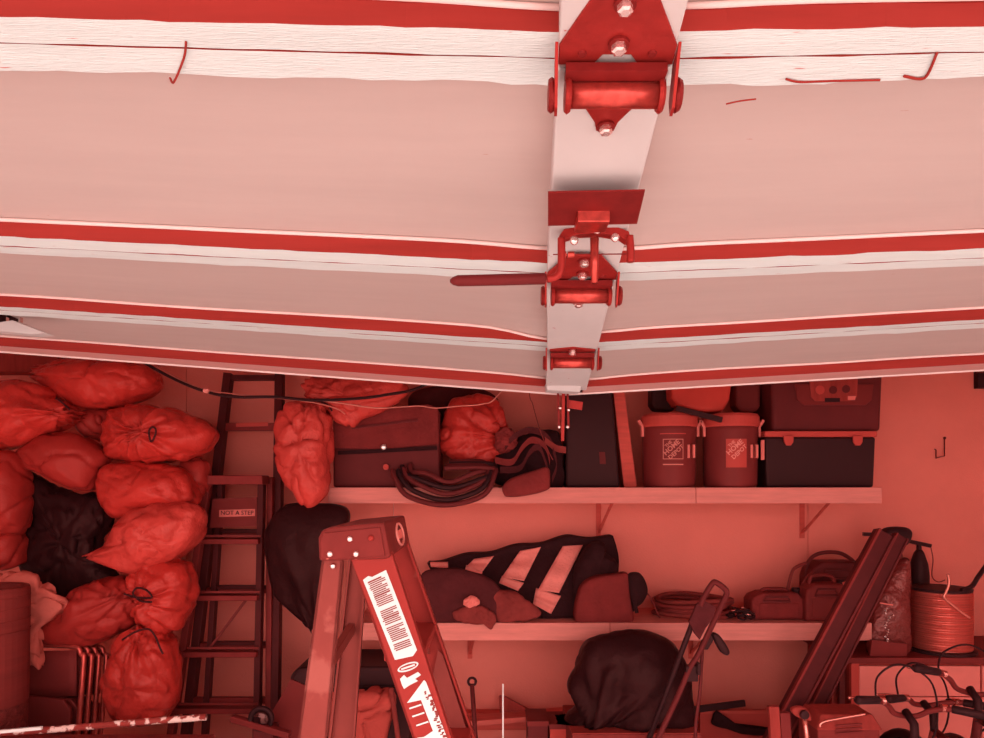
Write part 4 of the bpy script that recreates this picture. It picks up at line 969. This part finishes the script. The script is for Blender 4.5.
# ------------------------------------------------------------------ hand truck and big black bag in the middle
ht = thing('hand_truck', Vector((U(690,0,3.22).x, 3.22, 0)), 'folding hand truck with looped handle in front of the lower shelf', 'hand truck')
YH = 3.22
pth = [(700,606),(705,595),(712,584),(716,582.5),(725,589),(726.5,594),(722,604),(708,634),(698,655),(690,668),(676,700),(660,734)]
B().tube(spath(pth, YH, 5)+[to_floor(U(676,700,YH), U(660,734,YH), .05)], .013, 10).build('handle_loop', 'dark_red', ht, smooth=True)
B().tube([U(704,597,YH+.02), U(692,624,YH+.03), U(680,656,YH+.04), to_floor(U(692,624,YH+.03), U(680,656,YH+.04), .05)], .013, 10).build('upright', 'black', ht, smooth=True)
B().tube(spath([(703,640,YH+.02),(702,655,YH+.02),(700,690,YH+.02),(696,720,YH+.02)], YH)+[Vector((U(690,0,YH).x, YH+.02, .05))], .008, 8).build('strut', 'dark_red', ht, smooth=True)
B().prism([U(a,c,YH-.005) for a,c in ((689,622),(697,604),(703,600),(716,607),(714,618),(706,628),(700,640),(695,634))], (0,.02,0)).build('back_plate', 'dark_cloth', ht, bevel=.003)
B().prism([U(a,c,YH-.005) for a,c in ((700,648),(704,640),(712,634),(714,640),(708,650),(704,650))], (0,.03,0)).build('hinge_block', 'black', ht, bevel=.004)
b = B(); puff(b, [(712,634),(718,634),(726,645),(729,652),(726,655),(719,650)], YH, .025, amp=0, power=.5); b.build('lever', 'black', ht, smooth=True)
B().box(tuple(U(686,682,YH-.01)), tuple(U(696,664,YH+.03))).build('clamp', 'black', ht, bevel=.005)
B().beam(U(696,668,YH), U(699,668,YH), .05, .05, (0,0,1)).build('clamp_knob', 'black', ht)
for s in (-.12, .16):
    c_ = Vector((U(676,0,YH).x-.09+s, YH-.03, .085))
    B().lathe([(.03,-.02),(.085,-.02),(.085,.02),(.03,.02)], c_, 24, Matrix(((0,0,1),(1,0,0),(0,1,0)))).build('wheel', 'black', ht)
B().box((U(676,0,YH).x-.27, YH-.22, .02),(U(676,0,YH).x+.14, YH-.01, .035)).build('toe_plate', 'dark_red', ht)
# box carrying the bag
bx_ = U(628,0,3.55).x; zbx = U(0,733,3.36).z
bc = thing('carton', Vector((bx_, 3.62, 0)), 'closed carton under the big black bag', 'box')
B().box((bx_-.30, 3.34, 0),(bx_+.30, 3.78, zbx)).build('box_body', 'drum', bc, bevel=.004)
for s in (-1, 1): B().box((bx_-.30, 3.56+.11*s-.105, zbx),(bx_+.30, 3.56+.11*s+.105, zbx+.004)).build('flap', 'wood_mid', bc)
bag('trash_bag', 'big bulging black trash bag beneath the lower shelf', [(569,690),(575,664),(590,644),(612,632),(636,630),(660,636),(680,652),(688,672),(690,700),(694,728),(680,736),(640,738),(600,738),(567,736)], 3.54, .17, 'bag_black', seed=44, amp=.014, knot=(585,742), kamp=.10, klen=.30, crease=.010, sit=zbx+.005)
# long dark rod on the ledge, planks
B().beam(U(560,727,3.94), U(745,703,3.94), .035, .02, (0,0,1)).build('dark_rod', 'black', bevel=.003, label='long black flat bar passing behind the big black bag', cat='bar')
B().beam(U(455,722,4.05), U(575,712,4.05), .03, .12, (0,0,1)).build('pale_plank', 'wood_pale', bevel=.003, label='pale plank lying along the wall right of stepladder', cat='plank')
B().prism([U(a,c,4.10) for a,c in ((499,697),(503,696),(533,712),(530,716),(500,716))], (0,.03,0)).build('wood_offcut', 'wood_mid', bevel=.002, label='slanted wood offcut behind the thin white rod', cat='offcut')
wr = U(503,684,3.1); B().tube([wr, Vector((wr.x, wr.y, 0))], .0035, 8).build('white_rod', 'white_rod', smooth=True, label='thin white upright rod right of stepladder', cat='rod')
pb = thing('pry_bar', Vector((U(475,0,3.7).x, 3.7, 0)), 'dark steel rod with ring end behind the stepladder', 'rod')
p0 = U(472,684,3.75); B().tube([p0, Vector((p0.x+.05, p0.y-.02, 0))], .012, 8).build('shaft', 'dark_red', pb, smooth=True)
B().tube([p0 + Vector((.02*math.cos(t), 0, .02*math.sin(t)+.012)) for t in [2*math.pi*i/16 for i in range(16)]], .007, 8, closed=True).build('ring', 'black', pb, smooth=True)

# things seen between the stepladder legs
ofc = thing('black_bench_seat', Vector((U(345,0,3.6).x, 3.7, 0)), 'black padded bench with dark side panels behind stepladder', 'bench')
bz = U(0,667,3.5).z
b = B(); b.prism([Vector((x, 3.5, z)) for x, z in ((U(290,0,3.5).x, bz-.11),(U(289,0,3.5).x, bz-.05),(U(296,0,3.5).x, bz-.01),(U(310,0,3.5).x, bz),(U(408,0,3.5).x, bz),(U(412,0,3.5).x, bz-.1))], (0,.40,0)); b.build('pad', 'black', ofc, bevel=.02)
B().prism([U(291,679,3.49), U(306,686,3.49), U(306,760,3.49), U(262,760,3.49), U(272,712,3.49)], (0,.02,0)).build('side_panel', 'maroon', ofc)
b = B(); b.box((U(300,0,3.5).x, 3.54, 0),(U(408,0,3.5).x, 3.86, bz-.10)); b.build('base', 'black', ofc)
bag('paper_bag', 'open crinkled brown paper bag behind the stepladder legs', [(330,692),(345,689),(358,690),(372,688),(388,690),(395,700),(390,720),(380,745),(350,760),(318,760),(322,725)], 3.36, .08, 'paper_dark', seed=45, amp=.012, freq=9, crease=.035, power=.35)
B().tube([U(391,688,3.30), U(398,738,3.30), to_floor(U(391,688,3.30), U(398,738,3.30), 0)], .012, 8).build('rusty_rod', 'mid_cloth', smooth=True, label='dark knobbed rod between paper bag and stepladder rail', cat='rod')
# cordless tool at lower left and splattered pole
tl = thing('work_lamp', Vector((U(262,0,3.3).x, 3.3, .0)), 'dark round work lamp with shiny lens at the ladder foot', 'lamp')
c_ = U(261,719,3.28)
B().lathe([(.03,-.06),(.055,-.02),(.06,.0),(.05,.012),(.046,.004)], c_, 20, Matrix(((1,0,0),(0,0,-1),(0,1,0)))).build('lamp_head', 'black', tl, smooth=True)
B().lathe([(.046,0),(.03,.012),(.005,.016)], c_, 20, Matrix(((1,0,0),(0,0,-1),(0,1,0)))).build('lens', 'lens', tl, smooth=True)
B().beam(U(232,718,3.30), U(290,735,3.26), .03, .04, (0,0,1)).build('handle', 'maroon', tl, bevel=.005)
B().box((c_.x-.05, 3.30, 0),(c_.x+.05, 3.40, c_.z-.05)).build('stand', 'dark_red', tl, bevel=.01)
B().tube([U(-40,736,2.92), U(0,733,2.92), U(60,729,2.92), U(140,722,2.92), U(206,717,2.92)], .014, 10).build('splattered_pole', 'splatter', smooth=True, label='paint-splattered pole lying across the lower left corner', cat='pole')
B().beam(U(-40,735,2.86), U(42,728,2.86), .012, .012, (0,0,1)).build('white_lath', 'white_rod', label='short white lath in the lower left corner', cat='lath')
cr2 = thing('storage_crate', Vector((U(70,0,2.83).x, 2.83, 0)), 'low red crate under the splattered pole', 'crate')
zc2 = U(0,739,2.92).z
B().box((U(-60,0,2.85).x, 2.70, 0),(U(200,0,2.85).x, 2.97, zc2-.02)).build('crate_body', 'maroon', cr2, bevel=.01)
B().box((U(-62,0,2.85).x, 2.69, zc2-.02),(U(202,0,2.85).x, 2.98, zc2-.002)).build('rim', 'mid_cloth', cr2)

# ------------------------------------------------------------------ red toolbox, arm tool at lower right
tb = thing('red_toolbox', Vector((U(835,0,3.1).x, 3.2, 0)), 'red metal toolbox with chrome handle below the leaning beams', 'toolbox')
zt_ = U(0,716,3.1).z
b = B(); x0 = U(818,0,3.1).x; x1 = U(880,0,3.1).x
b.hexa([(x0,3.10,0),(x1,3.10,0),(x1,3.30,0),(x0,3.30,0),(x0,3.10,zt_-.06),(x1,3.10,zt_-.06),(x1,3.30,zt_-.06),(x0,3.30,zt_-.06)]); b.build('body', 'drum', tb, bevel=.006)
b = B(); b.hexa([(x0-.01,3.09,zt_-.06),(x1+.01,3.09,zt_-.06),(x1+.01,3.31,zt_-.06),(x0-.01,3.31,zt_-.06),(x0+.02,3.12,zt_),(x1-.02,3.12,zt_),(x1-.02,3.28,zt_),(x0+.02,3.28,zt_)]); b.build('lid', 'wood_mid', tb, bevel=.006)
B().tube(spath([(820,727),(823,722),(845,717.5),(866,714)], 3.06), .006, 8).build('handle', 'chrome', tb, smooth=True)
for k in range(3): B().beam(U(836,726+4*k,3.085), U(862,724+4*k,3.085), .008, .004, (0,0,1)).build('rib', 'maroon', tb)
ar = thing('pipe_wrench', Vector((U(803,0,3.05).x, 3.1, 0)), 'hinged tool with round pivot standing beside the red toolbox', 'tool')
b = B(); puff(b, [(791,709),(796,706),(804,707),(809,713),(810,720),(800,718),(793,714)], 3.08, .02, amp=0, power=.4); b.build('jaw', 'wood_mid', ar, smooth=True)
B().lathe([(.02,0),(.018,.012),(.008,.014)], U(804,714.5,3.05), 18, Matrix(((1,0,0),(0,0,-1),(0,1,0)))).build('pivot', 'black', ar)
B().tube([U(804,716,3.06), U(807,738,3.06), to_floor(U(804,716,3.06), U(807,738,3.06), 0)], .011, 8).build('arm', 'chrome', ar, smooth=True)
for k, (a, c, m) in enumerate(((773,'706','wood_mid'),(784,'712','maroon'))):
    p = U(a, float(c), 3.14); B().beam(p, Vector((p.x+.03, p.y-.05, 0)), .045, .03).build('short_post', m, bevel=.004, label=('reddish short post at the foot of the beams', 'maroon short post beside the hinged tool')[k], cat='post')
# dark cloth strip lying in front of the ledge
bag('dark_strap', 'dark crumpled strap lying along the low wall ledge', [(712,716),(716,710),(720,717),(735,724),(752,728),(775,729),(775,735),(745,734),(725,729),(712,724)], 3.965, .025, 'black_cloth', cat='strap', seed=46, amp=.008, freq=20)
sb2 = thing('side_board', Vector((U(745,0,3.9).x, 3.9, 0)), 'low red panel board leaning under the wall ledge', 'board')
B().box((U(700,0,4.0).x, 4.0, 0),(U(800,0,4.0).x, 4.02, U(0,714,3.95).z)).build('sheet', 'cooler_lid', sb2, bevel=.003)
B().box((U(700,0,4.0).x, 3.99, U(0,716,3.95).z),(U(800,0,4.0).x, 4.022, U(0,713,3.95).z)).build('edge_strip', 'trim_wood', sb2)
# small boxes at the left of the big bag
for k, (a0, a1, y0_, m, lb) in enumerate(((528,548,722,'dark_red','small dark box left of the big black bag'),(550,570,725,'cooler_lid','small red box touching the big black bag'))):
    t = thing('small_box', Vector((U((a0+a1)/2,0,3.6).x, 3.7, 0)), lb, 'box')
    zt_ = U(0,y0_,3.6).z
    B().box((U(a0,0,3.6).x, 3.6, 0),(U(a1,0,3.6).x, 3.8, zt_)).build('box_body', m, t, bevel=.004)
    B().box((U(a0,0,3.6).x-.004, 3.596, zt_-.02),(U(a1,0,3.6).x+.004, 3.804, zt_+.004)).build('lid', 'maroon', t)

# ------------------------------------------------------------------ bicycles parked before the workbench
def bicycle(cxp, cyp, Y, yaw, m, label, rise=.04, width=.56, roll=0.0):
    c = U(cxp, cyp, Y); zb_ = c.z
    t = thing('bicycle', Vector((c.x, Y, 0)), label, 'bicycle', 'bicycles parked before the workbench')
    R = Matrix.Rotation(math.radians(yaw), 3, 'Z')      # local +Y is the riding direction
    RR = R @ Matrix.Rotation(math.radians(roll), 3, 'Y')
    def Lp(x, y, z): return Vector((c.x, Y, 0)) + R @ Vector((x, y, z))
    def Lb(x, y, z): return Vector((c.x, Y, zb_)) + RR @ Vector((x, y, z))
    h = width/2
    bar = [(-h,-.09,rise),(-h*.62,-.05,rise),(-h*.36,-.01,rise*.5),(-h*.16,.02,-rise*.3),(h*.16,.02,-rise*.3),(h*.36,-.01,rise*.5),(h*.62,-.05,rise),(h,-.09,rise)]
    hb = B().tube(catmull([Lb(*p) for p in bar], 5, False), .0115, 10).build('handlebar', 'maroon', t, smooth=True)
    for s in (-1, 1):
        B().tube([Lb(s*h*1.02,-.092,rise), Lb(s*h*.99,-.089,rise), Lb(s*h*.6,-.047,rise), Lb(s*h*.585,-.045,rise)], .018, 10, rr=[.014,.0185,.017,.013]).build('grip', 'black', hb, smooth=True)
        B().tube(catmull([Lb(s*h*.5,-.03,rise*.9), Lb(s*h*.5,.03,rise*.6), Lb(s*h*.66,.05,rise*.5), Lb(s*h*.95,.02,rise*.6)], 5, False), .006, 6).build('brake_lever', 'chrome' if s < 0 else 'black', hb, smooth=True)
        B().lathe([(.016,-.012),(.016,.012)], Lb(s*h*.5,-.03,rise*.9), 12, RR @ Matrix(((0,0,1),(1,0,0),(0,1,0)))).build('lever_clamp', 'chrome', hb)
        if s < 0: B().tube(catmull([Lb(s*h*.48,.03,rise*.6), Lb(s*h*.40,.08,rise+.07), Lb(0,.10,rise+.13), Lb(-s*.14,.10,rise+.06), Lb(-s*.16,.08,-.1), Lb(-s*.02,.03,-.26)], 7, False), .0045, 6).build('brake_cable', 'black', t, smooth=True)
    B().tube([Lb(0,.02,0), Lp(0,-.05,zb_-.03), Lp(0,-.06,zb_-.12)], .017, 10).build('stem', 'black', t, smooth=True)
    wr_ = .32
    fw = Lp(0,.10,wr_); rw = Lp(0,-.88,wr_)
    HT = Lp(0,-.06,zb_-.10); HB = Lp(0,-.02,zb_-.24); BBp = Lp(0,-.46,.27); ST = Lp(0,-.60,zb_-.18)
    fr_ = B()
    fr_.tube([HT, HB], .019, 10); fr_.tube([HT, ST], .015, 10); fr_.tube([HB, BBp], .018, 10); fr_.tube([ST+Vector((0,0,.04)), BBp], .015, 10)
    fr_.tube([ST, rw], .009, 8); fr_.tube([BBp, rw], .010, 8)
    fr_.build('frame', m, t, smooth=True)
    sd = Vector((R @ Vector((1,0,0))))
    fk = B(); 
    for s in (-1, 1): fk.tube([HB, HB+sd*(.05*s)+Vector((0,0,-.03)), fw+sd*(.05*s)], .012, 8)
    fk.build('fork', m, t, smooth=True)
    for c2 in (fw, rw):
        ax = R @ Vector((0,1,0))
        wl_ = B().tube([c2 + ax*(wr_*math.cos(a)) + Vector((0,0,wr_*math.sin(a))) for a in [2*math.pi*i/40 for i in range(40)]], .022, 8, closed=True).build('tyre', 'black', t, smooth=True)
        B().tube([c2 + ax*((wr_-.03)*math.cos(a)) + Vector((0,0,(wr_-.03)*math.sin(a))) for a in [2*math.pi*i/40 for i in range(40)]], .010, 6, closed=True).build('rim', 'chrome', wl_, smooth=True)
        sp2 = B()
        for i in range(20):
            a = 2*math.pi*i/20; sp2.tube([c2 + sd*(.02*(-1)**i), c2 + ax*((wr_-.03)*math.cos(a)) + Vector((0,0,(wr_-.03)*math.sin(a)))], .0012, 4)
        sp2.build('spokes', 'chrome', wl_)
    sdl = B(); cs = ST + Vector((0,0,.14)); yv = R @ Vector((0,1,0))
    sdl.prism([cs + sd*x + yv*y for x, y in ((-.08,-.13),(.08,-.13),(.07,-.03),(.025,.05),(.02,.14),(-.02,.14),(-.025,.05),(-.07,-.03))], (0,0,.045))
    sdl.build('saddle', 'black', t, bevel=.015)
    B().tube([ST, cs], .013, 8).build('seat_post', 'chrome', t, smooth=True)
    ck = B(); ck.lathe([(.09,-.004),(.09,.004)], BBp+sd*.05, 24, R @ Matrix(((0,0,1),(1,0,0),(0,1,0)))); ck.build('chainring', 'chrome', t)
    for s in (-1, 1):
        e = BBp + sd*(.075*s); f = e + yv*(.12*s) + Vector((0,0,-.12*s)); B().tube([e, f], .009, 8).build('crank', 'chrome', t)
        B().box(tuple(f+sd*(.05*s)-Vector((.045,.03,.01))), tuple(f+sd*(.05*s)+Vector((.045,.03,.01)))).build('pedal', 'black', t)
    return t
bicycle(908, 713, 3.02, -4, 'maroon', 'bicycle with dark red frame whose left grip is by the toolbox', rise=.05, width=.50, roll=6)
bicycle(972, 690, 3.16, -10, 'dark_red', 'bicycle at the right frame edge with highest handlebar', rise=.05, width=.56, roll=12)
bicycle(926, 704, 3.22, 2, 'mid_cloth', 'bicycle squeezed between the two others before the bench', rise=.03, width=.46, roll=5)

# ------------------------------------------------------------------ cables strung under the ceiling
def wire(pts, Y, r, m, label, nm='hanging_cable', joint=None):
    if not joint: return B().tube(spath(pts, Y, 7), r, 6).build(nm, m, smooth=True, label=label, cat='cable', group='cables hanging behind the door')
    t = thing(nm, U(*joint, Y), label, 'cable', 'cables hanging behind the door')
    B().tube(spath(pts, Y, 7), r, 6).build('wire', m, t, smooth=True)
    B().beam(U(joint[0]-2.5, joint[1]-.5, Y-.008), U(joint[0]+3, joint[1]+.5, Y-.008), .02, .02, (0,0,1)).build('tape_joint', 'print_light', t, bevel=.003)
wire([(90,226),(105,300),(122,346),(150,366),(185,384),(215,394),(240,397),(275,397),(310,400),(350,399),(385,395),(425,385),(470,350),(500,226)], 3.45, .007, 'black', 'thick black cable strung across above the wall ladders', joint=(206,391))
wire([(100,230),(115,300),(132,346),(160,368),(200,388),(235,394),(275,398),(310,402),(335,408),(345,414)], 3.50, .003, 'copper', 'thin pale wire running beside the thick black cable')
wire([(300,398),(340,403),(375,408),(400,407),(420,406),(436,408),(460,406),(482,404),(497,396),(525,350),(540,228)], 3.48, .0035, 'copper', 'thin pale wire sagging over the dark satchel')
wire([(520,240),(528,380),(533,405),(540,430),(548,450),(553,460)], 3.6, .002, 'mid_cloth', 'fine thread hanging beside the opener arm')
